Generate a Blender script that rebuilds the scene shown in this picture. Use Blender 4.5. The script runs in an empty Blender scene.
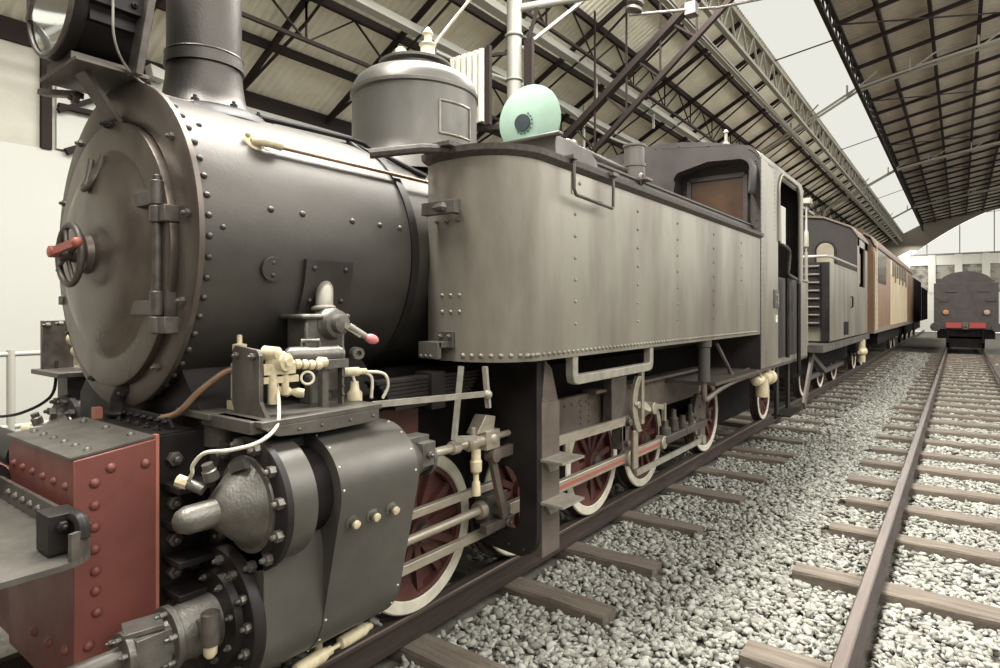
import bpy, math, random
import numpy as np
from mathutils import Vector, Matrix
random.seed(7)
rng = np.random.default_rng(11)
scn = bpy.context.scene
col = scn.collection
PI = math.pi

# ------------------------------------------------------------------ camera
cam_d = bpy.data.cameras.new('camera')
cam = bpy.data.objects.new('camera', cam_d)
col.objects.link(cam)
cam.location = (0, 0, 1.89)
cam.rotation_euler = (PI / 2, 0, math.atan2(.6, .8))
cam_d.sensor_width = 36
cam_d.lens = 36 * 613 / 1000
cam_d.shift_y = -0.024
cam_d.clip_start = .02
cam_d.clip_end = 400
scn.camera = cam
# ------------------------------------------------------------------ sky and exposure
scn.view_settings.view_transform = 'Standard'
scn.view_settings.look = 'None'
scn.view_settings.gamma = 1
scn.view_settings.use_curve_mapping = False
scn.view_settings.exposure = -0.12
try:
    scn.cycles.use_denoising = True
    scn.cycles.max_bounces = 8
    scn.cycles.diffuse_bounces = 5
    scn.cycles.transparent_max_bounces = 12
    scn.cycles.sample_clamp_indirect = 6
except Exception:
    pass
world = bpy.data.worlds.new('sky')
scn.world = world
world.use_nodes = True
bg = world.node_tree.nodes['Background']
bg.inputs[0].default_value = (0.99, 0.985, 0.92, 1)
bg.inputs[1].default_value = 1.85

def area(name, loc, rot, sx, sy, power, color=(1, .975, .925)):
    l = bpy.data.lights.new(name, 'AREA')
    l.shape = 'RECTANGLE'; l.size = sx; l.size_y = sy; l.energy = power; l.color = color
    o = bpy.data.objects.new(name, l); col.objects.link(o)
    o.location = loc; o.rotation_euler = rot
    return o
# area lamps added to boost daylight below the right roof light and skylight strip
area('daylight_boost_roof', (7.5, 14, 10.9), (0, math.radians(38), 0), 5, 44, 4600)
area('daylight_boost_near', (-3.6, 5.0, 9.0), (0, 0, 0), 1.8, 13, 4000)
area('daylight_boost_far', (-3.7, 46, 8.3), (0, 0, 0), 1.3, 54, 3600)

# ------------------------------------------------------------------ materials
def mat(name, c1, c2=None, rough=.5, metal=0., scale=(4, 4, 4), detail=5, bump=0., bscale=30, spec=.5, lo=.35, hi=.65, rvar=.0, emit=None, coat=0.):
    m = bpy.data.materials.new(name); m.use_nodes = True
    nt = m.node_tree; p = nt.nodes['Principled BSDF']
    p.inputs['Base Color'].default_value = (*c1, 1)
    p.inputs['Roughness'].default_value = rough
    p.inputs['Metallic'].default_value = metal
    p.inputs['Specular IOR Level'].default_value = spec
    p.inputs['Coat Weight'].default_value = coat
    tc = nt.nodes.new('ShaderNodeTexCoord')
    if c2 is not None:
        mp = nt.nodes.new('ShaderNodeMapping'); mp.inputs['Scale'].default_value = scale
        nz = nt.nodes.new('ShaderNodeTexNoise'); nz.inputs['Scale'].default_value = 1; nz.inputs['Detail'].default_value = detail
        nz.inputs['Roughness'].default_value = .6
        mr = nt.nodes.new('ShaderNodeMapRange'); mr.inputs[1].default_value = lo; mr.inputs[2].default_value = hi
        mx = nt.nodes.new('ShaderNodeMix'); mx.data_type = 'RGBA'
        mx.inputs[6].default_value = (*c1, 1); mx.inputs[7].default_value = (*c2, 1)
        L = nt.links.new
        L(tc.outputs['Object'], mp.inputs[0]); L(mp.outputs[0], nz.inputs[0]); L(nz.outputs[0], mr.inputs[0])
        L(mr.outputs[0], mx.inputs[0]); L(mx.outputs[2], p.inputs['Base Color'])
        if rvar:
            r2 = nt.nodes.new('ShaderNodeMapRange'); r2.inputs[1].default_value = lo; r2.inputs[2].default_value = hi
            r2.inputs[3].default_value = rough; r2.inputs[4].default_value = rough + rvar
            L(nz.outputs[0], r2.inputs[0]); L(r2.outputs[0], p.inputs['Roughness'])
    if bump:
        n2 = nt.nodes.new('ShaderNodeTexNoise'); n2.inputs['Scale'].default_value = bscale; n2.inputs['Detail'].default_value = 6
        bp = nt.nodes.new('ShaderNodeBump'); bp.inputs['Strength'].default_value = bump; bp.inputs['Distance'].default_value = .02
        nt.links.new(tc.outputs['Object'], n2.inputs[0]); nt.links.new(n2.outputs[0], bp.inputs['Height'])
        nt.links.new(bp.outputs[0], p.inputs['Normal'])
    if emit:
        p.inputs['Emission Color'].default_value = (*emit[0], 1); p.inputs['Emission Strength'].default_value = emit[1]
    return m

M = {}
M['boiler'] = mat('black boiler paint', (.066, .060, .053), (.098, .091, .081), .44, .65, (3, 1.2, 2), rvar=.10, bump=.05, bscale=60, spec=.5)
M['chimney'] = mat('chimney black', (.055, .049, .044), (.085, .078, .070), .38, .65, (3, 3, 2), rvar=.12, bump=.08, bscale=70)
M['black'] = mat('black iron paint', (.009, .007, .0067), (.020, .016, .015), .42, 0, (5, 5, 5), rvar=.2, spec=.35)
M['soot'] = mat('sooty black', (.007, .0055, .0055), (.014, .011, .011), .8, 0, (5, 5, 5), spec=.15)
M['door'] = mat('worn smokebox door paint', (.165, .138, .118), (.23, .196, .168), .27, .85, (5, 5, 2.5), rvar=.2, bump=.04, bscale=50)
M['ring'] = mat('dark ring paint', (.12, .098, .085), (.165, .14, .12), .38, .7, (4, 4, 4), rvar=.15)
M['tank'] = mat('faded grey tank paint', (.31, .288, .238), (.105, .084, .067), .34, .4, (1.5, 1.5, .42), lo=.41, hi=.78, rvar=.12, bump=.02, bscale=20, detail=7)
M['rim'] = mat('dark rim iron', (.05, .042, .037), (.10, .086, .074), .5, 0, (30, 30, 30))
M['cab'] = mat('cab black paint', (.028, .022, .0205), (.044, .036, .033), .45, .2, (4, 4, 4), rvar=.15)
M['clad'] = mat('cylinder cladding grey', (.115, .108, .094), (.080, .073, .063), .36, .35, (4, 2, 2), rvar=.12, bump=.02, bscale=40, spec=.7)
M['dome'] = mat('dome grey black paint', (.135, .128, .114), (.10, .093, .083), .38, .6, (3, 3, 1.5), rvar=.12)
M['cast'] = mat('grey cast iron', (.20, .192, .168), (.12, .11, .096), .42, .6, (9, 9, 9), bump=.15, bscale=90)
M['iron'] = mat('dark grey iron', (.10, .088, .078), (.16, .142, .124), .42, .6, (14, 14, 14), rvar=.15)
M['bolt'] = mat('bolt head grey', (.16, .148, .13), (.10, .09, .08), .38, .5, (40, 40, 40))
M['steel'] = mat('bare steel rod', (.50, .46, .37), (.36, .31, .24), .34, .55, (10, 3, 10), rvar=.15)
M['greybar'] = mat('light grey bar paint', (.34, .32, .27), (.24, .22, .18), .45, .1, (12, 12, 12))
M['cream'] = mat('cream painted brass', (.66, .58, .39), (.46, .38, .24), .42, 0, (25, 25, 25), lo=.4, hi=.75)
M['whitecream'] = mat('white cream paint', (.72, .68, .55), (.55, .50, .38), .45, 0, (20, 20, 20))
M['copper'] = mat('copper pipe', (.40, .26, .17), (.28, .18, .12), .38, .6, (10, 10, 10))
M['red'] = mat('buffer beam red', (.20, .062, .048), (.145, .045, .036), .42, 0, (3, 3, 3), bump=.06, bscale=35, rvar=.15)
M['rededge'] = mat('pale red edge', (.40, .16, .11), None, .45)
M['wheelred'] = mat('wheel red', (.13, .048, .040), (.085, .032, .027), .5, 0, (8, 8, 8))
M['tyre'] = mat('white tyre paint', (.74, .70, .58), (.58, .54, .44), .55, 0, (8, 8, 8))
M['pink'] = mat('pink knob', (.62, .20, .21), None, .4)
M['redlever'] = mat('faded red lever', (.42, .13, .10), (.32, .10, .08), .4, 0, (20, 20, 20))
M['plate'] = mat('worn grey plate', (.15, .14, .12), (.085, .076, .065), .40, .4, (4, 6, 4), bump=.05, bscale=30, rvar=.15)
M['brownframe'] = mat('brown grey frame paint', (.145, .115, .095), (.095, .075, .062), .5, .05, (5, 5, 5))
M['mint'] = mat('mint green enamel', (.34, .49, .39), (.30, .43, .34), .75, 0, (6, 6, 6))
M['lensdark'] = mat('dark lens', (.045, .06, .065), None, .25)
M['lampglass'] = mat('lamp reflector', (.62, .63, .58), None, .12, .9)
M['brownglass'] = mat('brown window dark', (.075, .045, .028), (.045, .028, .02), .18, 0, (3, 3, 3))
M['interior'] = mat('dark interior', (.03, .022, .018), None, .8)
M['brownin'] = mat('brown cab inside', (.12, .065, .040), (.08, .045, .03), .6, 0, (4, 4, 4))
M['orange'] = mat('coach orange brown', (.25, .145, .08), (.18, .10, .06), .5, 0, (4, 2, 1))
M['coachcream'] = mat('coach weathered cream', (.60, .53, .38), (.42, .32, .21), .55, 0, (2, 2.5, .5), lo=.4, hi=.75)
M['coachroof'] = mat('coach roof grey', (.20, .15, .12), None, .6)
M['maroon'] = mat('dark maroon wagon', (.075, .038, .03), (.05, .028, .022), .6, 0, (3, 3, 3))
M['tender'] = mat('tender dark grey', (.070, .058, .055), (.050, .042, .040), .6, 0, (3, 3, 3))
M['signalred'] = mat('bright red beam', (.36, .05, .045), None, .5)
M['lampamber'] = mat('amber lamp', (.45, .20, .08), None, .4)
M['lamppink'] = mat('pale lamp', (.42, .28, .26), None, .4)
M['rail'] = mat('rail rusty steel', (.082, .062, .054), (.052, .038, .033), .38, .45, (25, 2, 25), rvar=.2)
M['railtop'] = mat('rail top', (.17, .135, .115), (.12, .092, .078), .36, .6, (20, 1, 20))
M['sleeper'] = mat('old sleeper wood', (.175, .145, .112), (.095, .076, .060), .85, 0, (1.5, 22, 22), bump=.35, bscale=25)
M['white'] = mat('white partition paint', (.43, .43, .39), (.40, .40, .36), .7, 0, (1, .4, .4))
M['dim'] = mat('dim brown wall', (.12, .105, .085), None, .9)  # unseen walls coloured dark to dim what the smokebox door reflects
M['concrete'] = mat('beige concrete', (.42, .405, .34), (.36, .34, .285), .85, 0, (1, 1, 2))
M['truss'] = mat('dark truss steel', (.022, .016, .014), None, .8, spec=.15)
M['lighttruss'] = mat('pale truss steel', (.27, .255, .21), None, .6)
M['conduit'] = mat('pale conduit', (.33, .325, .28), None, .55)
M['mast'] = mat('grey mast paint', (.20, .195, .17), (.17, .163, .14), .5, 0, (3, 3, 3))
M['panelwhite'] = mat('white slat', (.50, .49, .43), None, .55)
M['brownsoil'] = mat('ballast bed', (.17, .155, .13), (.10, .09, .075), .95, 0, (14, 14, 14), bump=.8, bscale=22)

# corrugated roof sheet
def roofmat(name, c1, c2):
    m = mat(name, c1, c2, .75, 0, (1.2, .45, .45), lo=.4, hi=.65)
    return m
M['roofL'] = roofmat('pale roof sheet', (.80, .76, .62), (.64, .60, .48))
M['roofR'] = roofmat('brown darkened roof sheet', (.44, .395, .32), (.36, .315, .25))  # right slope coloured darker brown because less light reaches it

def glazing(name, tint, glossy=.05):
    m = bpy.data.materials.new(name); m.use_nodes = True
    nt = m.node_tree; nt.nodes.clear()
    o = nt.nodes.new('ShaderNodeOutputMaterial'); mx = nt.nodes.new('ShaderNodeMixShader')
    t = nt.nodes.new('ShaderNodeBsdfTransparent'); d = nt.nodes.new('ShaderNodeBsdfTranslucent')
    t.inputs[0].default_value = (*tint, 1); d.inputs[0].default_value = (*tint, 1)
    mx.inputs[0].default_value = glossy
    nt.links.new(t.outputs[0], mx.inputs[1]); nt.links.new(d.outputs[0], mx.inputs[2]); nt.links.new(mx.outputs[0], o.inputs[0])
    return m
M['skyglass'] = glazing('milky roof glazing', (.70, .70, .69), .03)
M['gableglass'] = glazing('milky gable glazing', (.72, .72, .71), .03)

def stone_material():
    m = bpy.data.materials.new('ballast stone'); m.use_nodes = True
    nt = m.node_tree; p = nt.nodes['Principled BSDF']; p.inputs['Roughness'].default_value = .85
    g = nt.nodes.new('ShaderNodeNewGeometry'); r = nt.nodes.new('ShaderNodeValToRGB')
    e = r.color_ramp.elements
    e[0].position = 0; e[0].color = (.21, .20, .172, 1)
    e[1].position = 1; e[1].color = (.405, .405, .355, 1)
    for pos, c in ((.2, (.285, .277, .24, 1)), (.5, (.35, .345, .30, 1)), (.8, (.47, .47, .415, 1))):
        k = e.new(pos); k.color = c
    tc = nt.nodes.new('ShaderNodeTexCoord'); nz = nt.nodes.new('ShaderNodeTexNoise'); nz.inputs['Scale'].default_value = 60
    mx = nt.nodes.new('ShaderNodeMix'); mx.data_type = 'RGBA'; mx.blend_type = 'MULTIPLY'; mx.inputs[0].default_value = .35
    L = nt.links.new
    L(g.outputs['Random Per Island'], r.inputs[0]); L(tc.outputs['Object'], nz.inputs[0])
    L(r.outputs[0], mx.inputs[6]); L(nz.outputs[0], mx.inputs[7]); L(mx.outputs[2], p.inputs['Base Color'])
    return m
M['stone'] = stone_material()

# ------------------------------------------------------------------ mesh helpers
def frame(d):
    d = Vector(d).normalized()
    a = Vector((0, 0, 1)) if abs(d.z) < .9 else Vector((0, 1, 0))
    u = a.cross(d).normalized(); w = d.cross(u).normalized()
    return d, u, w

def catmull(pts, k=6):
    P = [Vector(p) for p in pts]
    if len(P) < 3: return P
    out = []
    Q = [P[0] * 2 - P[1]] + P + [P[-1] * 2 - P[-2]]
    for i in range(1, len(Q) - 2):
        a, b, c, d = Q[i - 1], Q[i], Q[i + 1], Q[i + 2]
        for j in range(k):
            t = j / k
            out.append(.5 * ((2 * b) + (c - a) * t + (2 * a - 5 * b + 4 * c - d) * t * t + (3 * b - a - 3 * c + d) * t ** 3))
    out.append(P[-1])
    return out

class MB:
    def __init__(s): s.v = []; s.f = []
    def add(s, vs, fs):
        n = len(s.v); s.v += [tuple(v) for v in vs]; s.f += [tuple(i + n for i in f) for f in fs]
        return s
    def box(s, x0, x1, y0, y1, z0, z1):
        v = [(x, y, z) for x in (x0, x1) for y in (y0, y1) for z in (z0, z1)]
        return s.add(v, [(0, 1, 3, 2), (4, 6, 7, 5), (0, 4, 5, 1), (2, 3, 7, 6), (0, 2, 6, 4), (1, 5, 7, 3)])
    def bar(s, p0, p1, w, h, up=(0, 0, 1)):
        p0 = Vector(p0); p1 = Vector(p1); d = (p1 - p0).normalized(); up = Vector(up)
        u = d.cross(up)
        if u.length < 1e-4: u = d.cross(Vector((0, 1, 0)))
        u.normalize(); w_ = u.cross(d).normalized()
        v = []
        for p in (p0, p1):
            for a, b in ((-1, -1), (1, -1), (1, 1), (-1, 1)): v.append(p + u * a * w / 2 + w_ * b * h / 2)
        return s.add(v, [(0, 1, 2, 3), (7, 6, 5, 4), (0, 4, 5, 1), (1, 5, 6, 2), (2, 6, 7, 3), (3, 7, 4, 0)])
    def prism(s, pts, axis, a0, a1):
        n = len(pts)
        def P(p, a):
            return {'x': (a, p[0], p[1]), 'y': (p[0], a, p[1]), 'z': (p[0], p[1], a)}[axis]
        v = [P(p, a0) for p in pts] + [P(p, a1) for p in pts]
        f = [tuple(range(n)), tuple(range(2 * n - 1, n - 1, -1))]
        f += [(i, n + i, n + (i + 1) % n, (i + 1) % n) for i in range(n)]
        return s.add(v, f)
    def lathe(s, o, d, prof, n=40, caps=True, a0=0, a1=2 * PI):
        o = Vector(o); d, u, w = frame(d)
        full = abs(a1 - a0 - 2 * PI) < 1e-6
        m = n if full else n + 1
        v = []
        for t, r in prof:
            for i in range(m):
                a = a0 + (a1 - a0) * i / n
                v.append(o + d * t + (u * math.cos(a) + w * math.sin(a)) * max(r, 1e-4))
        f = []
        for k in range(len(prof) - 1):
            for i in range(n):
                j = (i + 1) % m
                f.append((k * m + i, k * m + j, (k + 1) * m + j, (k + 1) * m + i))
        if caps and full:
            f.append(tuple(range(m - 1, -1, -1))); k = (len(prof) - 1) * m
            f.append(tuple(range(k, k + m)))
        return s.add(v, f)
    def cyl(s, p0, p1, r0, r1=None, n=24):
        p0 = Vector(p0); p1 = Vector(p1)
        return s.lathe(p0, p1 - p0, [(0, r0), ((p1 - p0).length, r0 if r1 is None else r1)], n)
    def tube(s, pts, r, n=10, smooth=False):
        P = catmull(pts) if smooth else [Vector(p) for p in pts]
        v = []; d, u, w = frame(P[1] - P[0])
        for i, p in enumerate(P):
            t = (P[min(i + 1, len(P) - 1)] - P[max(i - 1, 0)]).normalized()
            u = (u - t * u.dot(t)).normalized(); w = t.cross(u)
            for k in range(n):
                a = 2 * PI * k / n
                v.append(p + (u * math.cos(a) + w * math.sin(a)) * r)
        f = [(i * n + k, i * n + (k + 1) % n, (i + 1) * n + (k + 1) % n, (i + 1) * n + k) for i in range(len(P) - 1) for k in range(n)]
        f.append(tuple(range(n - 1, -1, -1))); b = (len(P) - 1) * n; f.append(tuple(range(b, b + n)))
        return s.add(v, f)
    def ball(s, c, r, d=(0, 0, 1), n=16, sq=1.):
        k = max(4, n // 2)
        return s.lathe(c, d, [(-r * sq * math.cos(PI * i / k), r * math.sin(PI * i / k)) for i in range(k + 1)], n, False)
    def rivet(s, c, d, r=.014):
        return s.lathe(c, d, [(-.004, r), (.0, r), (r * .45, r * .8), (r * .72, r * .4), (r * .8, .001)], 8, False)
    def bolt(s, c, d, r=.022, h=.03):
        s.lathe(c, d, [(-.005, r), (h * .75, r), (h * .8, r * .85)], 6)
        return s.lathe(c, d, [(h * .7, r * .5), (h * 1.25, r * .5), (h * 1.4, r * .3)], 8)
    def torus(s, c, d, R, r, n=36, k=10, a0=0, a1=2 * PI):
        c = Vector(c); d, u, w = frame(d)
        full = abs(a1 - a0 - 2 * PI) < 1e-6; m = n if full else n + 1
        v = []
        for i in range(m):
            a = a0 + (a1 - a0) * i / n; q = u * math.cos(a) + w * math.sin(a)
            for j in range(k):
                b = 2 * PI * j / k
                v.append(c + q * (R + r * math.cos(b)) + d * r * math.sin(b))
        f = [(i * k + j, ((i + 1) % m) * k + j, ((i + 1) % m) * k + (j + 1) % k, i * k + (j + 1) % k) for i in range(n) for j in range(k)]
        return s.add(v, f)
    def sweep(s, path, sec, closed=False):
        """sweep a closed section (outward offset, z) along a plan path; outward is to the right of travel"""
        n = len(path); m = len(sec); v = []
        for i in range(n):
            a = Vector(path[max(i - 1, 0)]); b = Vector(path[min(i + 1, n - 1)])
            t = (b - a).normalized(); o = Vector((t.y, -t.x))
            for q, z in sec: v.append((path[i][0] + o.x * q, path[i][1] + o.y * q, z))
        f = [(i * m + j, i * m + (j + 1) % m, (i + 1) * m + (j + 1) % m, (i + 1) * m + j) for i in range(n - 1) for j in range(m)]
        f += [tuple(range(m)), tuple(range(n * m - 1, (n - 1) * m - 1, -1))]
        return s.add(v, f)
    def slab(s, outer, hole, axis, a0, a1):
        """plate with one hole: outer and hole outlines have the same number of points and match up"""
        n = len(outer)
        def P(p, a):
            return {'x': (a, p[0], p[1]), 'y': (p[0], a, p[1]), 'z': (p[0], p[1], a)}[axis]
        v = [P(p, a) for a in (a0, a1) for L in (outer, hole) for p in L]
        f = []
        for i in range(n):
            j = (i + 1) % n
            f += [(i, j, n + j, n + i), (2 * n + i, 3 * n + i, 3 * n + j, 2 * n + j), (i, 2 * n + i, 2 * n + j, j), (n + i, n + j, 3 * n + j, 3 * n + i)]
        return s.add(v, f)
    def mir(s, xc):
        q = MB(); q.v = [(2 * xc - x, y, z) for x, y, z in s.v]; q.f = [tuple(reversed(f)) for f in s.f]
        return q
    def build(s, name, m, parent=None, smooth=True, bevel=0, angle=38, label=None):
        me = bpy.data.meshes.new(name); me.from_pydata(s.v, [], s.f)
        import bmesh
        b = bmesh.new(); b.from_mesh(me); bmesh.ops.recalc_face_normals(b, faces=b.faces); b.to_mesh(me); b.free()
        me.materials.append(M[m] if isinstance(m, str) else m)
        if smooth:
            me.polygons.foreach_set('use_smooth', [True] * len(me.polygons))
            me.set_sharp_from_angle(angle=math.radians(angle))
        o = bpy.data.objects.new(name, me); col.objects.link(o)
        if bevel:
            bv = o.modifiers.new('edge', 'BEVEL'); bv.width = bevel; bv.segments = 2; bv.limit_method = 'ANGLE'; bv.angle_limit = math.radians(40)
        if parent is not None: adopt(o, parent)
        if label: o['label'] = label
        return o

def adopt(o, parent):
    o.parent = parent
    r = parent
    while r.parent is not None: r = r.parent
    if parent is r: o.matrix_parent_inverse = Matrix.Translation(-Vector(r.location))
def thing(name, label, cat, loc, group=None):
    o = bpy.data.objects.new(name, None); col.objects.link(o); o.location = loc
    o.empty_display_size = .2
    return tag(o, label, cat, group)
def tag(o, label, cat, group=None, kind=None):
    o['label'] = label; o['category'] = cat
    if group: o['group'] = group
    if kind: o['kind'] = kind
    return o
def struct(o, label=None):
    o['kind'] = 'structure'
    if label: o['label'] = label
    return o
def dup(o, parent=None, off=None):
    c = o.copy(); col.objects.link(c)
    if parent is not None: c.parent = parent
    elif off is not None: c.location = Vector(o.location) + Vector(off)
    for ch in list(o.children): dup(ch, c)
    return c
def arc(cx, cy, r, a0, a1, n=10):
    return [(cx + r * math.cos(math.radians(a0 + (a1 - a0) * i / n)), cy + r * math.sin(math.radians(a0 + (a1 - a0) * i / n))) for i in range(n + 1)]
def hull(pts):
    pts = sorted(set((round(x, 5), round(y, 5)) for x, y in pts))
    def half(ps):
        h = []
        for p in ps:
            while len(h) > 1 and (h[-1][0] - h[-2][0]) * (p[1] - h[-2][1]) - (h[-1][1] - h[-2][1]) * (p[0] - h[-2][0]) <= 0: h.pop()
            h.append(p)
        return h
    a = half(pts); b = half(pts[::-1])
    return a[:-1] + b[:-1]

# ================================================================== the hall
WX = -11.0; Y0, Y1 = -8.0, 74.0
def roofz(x):
    if x <= -2.97: return 5.96 + .54 * (x + 11)
    return 10.30 + .2 * (x + 2.97)
# ground bed
g = MB(); nx, ny = 60, 150
xs = np.linspace(-11, 12, nx); ys = np.concatenate([np.linspace(-8, 16, 100), np.linspace(16.5, 74, 50)])
gv = [(x, y, -.24 - .022 * (x > -1.3) + .018 * math.sin(x * 3.1 + y * 1.7) * math.cos(y * 2.3 - x) + random.uniform(-.012, .012)) for y in ys for x in xs]
gf = [(j * nx + i, j * nx + i + 1, (j + 1) * nx + i + 1, (j + 1) * nx + i) for j in range(ny - 1) for i in range(nx - 1)]
g.add(gv, gf)
struct(g.build('floor', 'brownsoil'), 'gravel bed of the hall under the tracks')

# walls
w = MB(); w.box(WX - .3, WX, Y0, Y1, 4.3, 5.96); struct(w.build('wall_left', 'concrete'), 'beige concrete upper wall along the left of the hall')
w = MB(); w.box(WX - .3, WX + .06, Y0, Y1, -.2, 4.3); struct(w.build('trim_1', 'white'), 'white lower wall panelling along the left of the hall')
w = MB(); w.box(WX, WX + .1, 3.2, 3.33, 4.3, 5.96); struct(w.build('trim_2', 'truss'), 'dark steel post on the left wall')
w = MB(); w.box(WX + .005, WX + .05, 3.4, 60, 4.34, 5.8); struct(w.build('window_1', 'white'), 'pale glazed band high on the left wall')
w = MB()
w.bar((WX + .12, 3.4, 4.98), (WX + .12, 9, 4.95), .08, .07); w.bar((WX + .12, 3.4, 4.9), (WX + .12, 4.7, 5.7), .07, .07); w.bar((WX + .12, 3.5, 4.3), (WX + .12, 5.0, 5.1), .09, .1)
struct(w.build('trim_3', 'truss'), 'dark bracing beside the post on the left wall')
w = MB(); w.box(12, 12.3, Y0, Y1, -.2, 4.2); struct(w.build('wall_right', 'dim'), 'dark brown right wall of the hall')
w = MB(); w.box(WX, 12, Y0 - .3, Y0, -.2, 7); struct(w.build('wall_front', 'dim'), 'end wall behind the camera')

# far end wall
w = MB(); w.box(WX, 12, Y1, Y1 + .3, -.2, 3.6)
w.box(WX, 12, Y1, Y1 + .3, 6.3, 7.3)
for x in np.arange(-10.6, 12, 2.1): w.box(x - .3, x + .3, Y1 - .1, Y1 + .3, 3.6, 7.3)
struct(w.build('wall_back', mat('end wall white', (.85, .84, .76), None, .8)), 'white far end wall with pillars between the windows')
wm = mat('rough window fill', (.42, .40, .34), (.16, .15, .13), .8, 0, (1.2, 1.2, 1.6), lo=.45, hi=.6)
w = MB(); w.box(WX, 12, Y1 + .12, Y1 + .16, 3.6, 6.3); struct(w.build('window_2', wm), 'row of cluttered windows in the far end wall')
def archz(x): return 12.4 - .036 * (x - 8) ** 2 * (.55 if x > 8 else 1)
w = MB(); pts = [(x, max(7.35, archz(x))) for x in np.linspace(-4.4, 12, 30)]
pts = [(-4.4, 7.3)] + pts + [(12, 7.3)]
w.prism(pts, 'y', Y1 + .05, Y1 + .1); struct(w.build('window_3', 'gableglass'), 'bright milky glazing of the far gable')
w = MB()
for x in np.arange(-2.6, 12, 2.6): w.box(x - .04, x + .04, Y1, Y1 + .05, 7.3, archz(x))
w.box(-4, 12, Y1 - .02, Y1 + .05, 7.25, 7.42)
struct(w.build('trim_4', 'lighttruss'), 'thin bars of the far gable glazing')
w = MB()
ax = np.linspace(-11, 12, 40)
top = [(x, roofz(x) + .1) for x in ax]; bot = [(x, min(archz(x), roofz(x) - .15)) if x > -3.6 else (x, roofz(x) - 1.9 if x > -8 else roofz(x) - 1.0) for x in ax]
w.prism(top + bot[::-1], 'y', Y1 - .5, Y1 - .3)
struct(w.build('trim_5', mat('brown arch steel', (.20, .175, .14), None, .8)), 'arched end girder under the far roof')

# roof sheets, real corrugations running down the slope
def sheets(name, xa, xb, mname, label, pitch=.16, dep=.03):
    m = MB(); n = int((Y1 - Y0) / (pitch / 4))
    yy = [Y0 + i * pitch / 4 for i in range(n)]
    zz = [(0, dep, dep, 0)[i % 4] for i in range(n)]
    v = [(x, y, roofz(x) + .16 + z) for x in (xa, xb) for y, z in zip(yy, zz)]
    m.add(v, [(i, i + 1, n + i + 1, n + i) for i in range(n - 1)])
    return struct(m.build(name, mname, smooth=False), label)
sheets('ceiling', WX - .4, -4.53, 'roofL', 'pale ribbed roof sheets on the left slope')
sheets('trim_6', -2.97, 5.0, 'roofR', 'ribbed roof sheets on the right slope, coloured dark brown for weaker light', .28, .04)
sheets('trim_7', 10.6, 12.4, 'roofR', 'roof sheets along the right eave, coloured dark brown for weaker light', .28, .04)
m = MB(); m.prism([(-4.55, roofz(-4.53) + .15), (-2.95, roofz(-2.97) + .15), (-2.95, roofz(-2.97) + .2), (-4.55, roofz(-4.53) + .2)], 'y', Y0, Y1)
struct(m.build('window_4', 'skyglass'), 'long bright milky skylight strip in the roof')
m = MB(); m.prism([(5.0, roofz(5) + .15), (10.6, roofz(10.6) + .15), (10.6, roofz(10.6) + .2), (5.0, roofz(5) + .2)], 'y', Y0, Y1)
struct(m.build('window_5', 'skyglass'), 'second milky roof light over the right of the hall')

nt_ = [7]
def trim(mb, mname, label, **k):
    nt_[0] += 1
    return struct(mb.build('trim_%d' % nt_[0], mname, smooth=False, **k), label)
# purlins
for x in (-11, -9.9, -8.8, -7.7, -6.65, -5.6):
    m = MB(); hh = .3 if x == -11 else .12
    m.box(x - .04, x + .04, Y0, Y1, roofz(x) + .02 - hh + .1, roofz(x) + .15)
    trim(m, 'truss', 'dark purlin running along the left roof slope')
for x in (-1.9, -.7, .5, 1.75, 3.0, 4.3):
    m = MB(); m.box(x - .05, x + .05, Y0, Y1, roofz(x) - .05, roofz(x) + .14)
    trim(m, 'truss', 'dark purlin running along the right roof slope')
# left rafters with trussed underside
r = MB(); ya = 0
def RZ(x, dz): return (x, ya, roofz(x) + dz)
r.bar(RZ(-11, -.02), RZ(-4.6, -.02), .07, .11)
r.bar(RZ(-10.9, -.06), RZ(-8.8, -.42), .04, .04); r.bar(RZ(-8.8, -.42), RZ(-6.65, -.42), .035, .035); r.bar(RZ(-6.65, -.42), RZ(-4.7, -.1), .04, .04)
r.bar(RZ(-8.8, -.42), RZ(-8.8, 0), .03, .03); r.bar(RZ(-6.65, -.42), RZ(-6.65, 0), .03, .03)
first = trim(r, 'truss', 'dark trussed rafter on the left roof slope'); first.location.y = 6.3 - 2.06 * 3
for k in range(1, 36):
    c = first.copy(); col.objects.link(c); nt_[0] += 1; c.name = 'trim_%d' % nt_[0]; c.location.y = 6.3 + 2.06 * (k - 3)
r = MB()
r.bar((-2.97, 0, roofz(-2.97) - .05), (5, 0, roofz(5) - .05), .08, .12)
first = trim(r, 'truss', 'dark rafter on the right roof slope'); first.location.y = 10
for k in range(1, 31):
    c = first.copy(); col.objects.link(c); nt_[0] += 1; c.name = 'trim_%d' % nt_[0]; c.location.y = 10 + 2.06 * k
for x in (-8.8, -6.65):
    m = MB(); z0 = roofz(x) - .75; m.box(x - .03, x + .03, Y0, Y1, z0, z0 + .06)
    y = .12
    while y < Y1 - 3:
        m.bar((x, y, z0), (x, y, roofz(x)), .03, .03); m.bar((x, y, z0), (x, y + 1.03, roofz(x)), .03, .03); m.bar((x, y + 1.03, roofz(x)), (x, y + 2.06, z0), .03, .03); y += 2.06
    trim(m, 'truss', 'dark lattice purlin along the left roof slope')
# wind bracing in the right slope
for k in range(8):
    m = MB(); y = 12 + 8.2 * k
    m.bar((-2.9, y, roofz(-2.9) - .1), (4.9, y + 8, roofz(4.9) - .1), .04, .04)
    trim(m, 'truss', 'thin diagonal bracing in the right roof slope')
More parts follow.
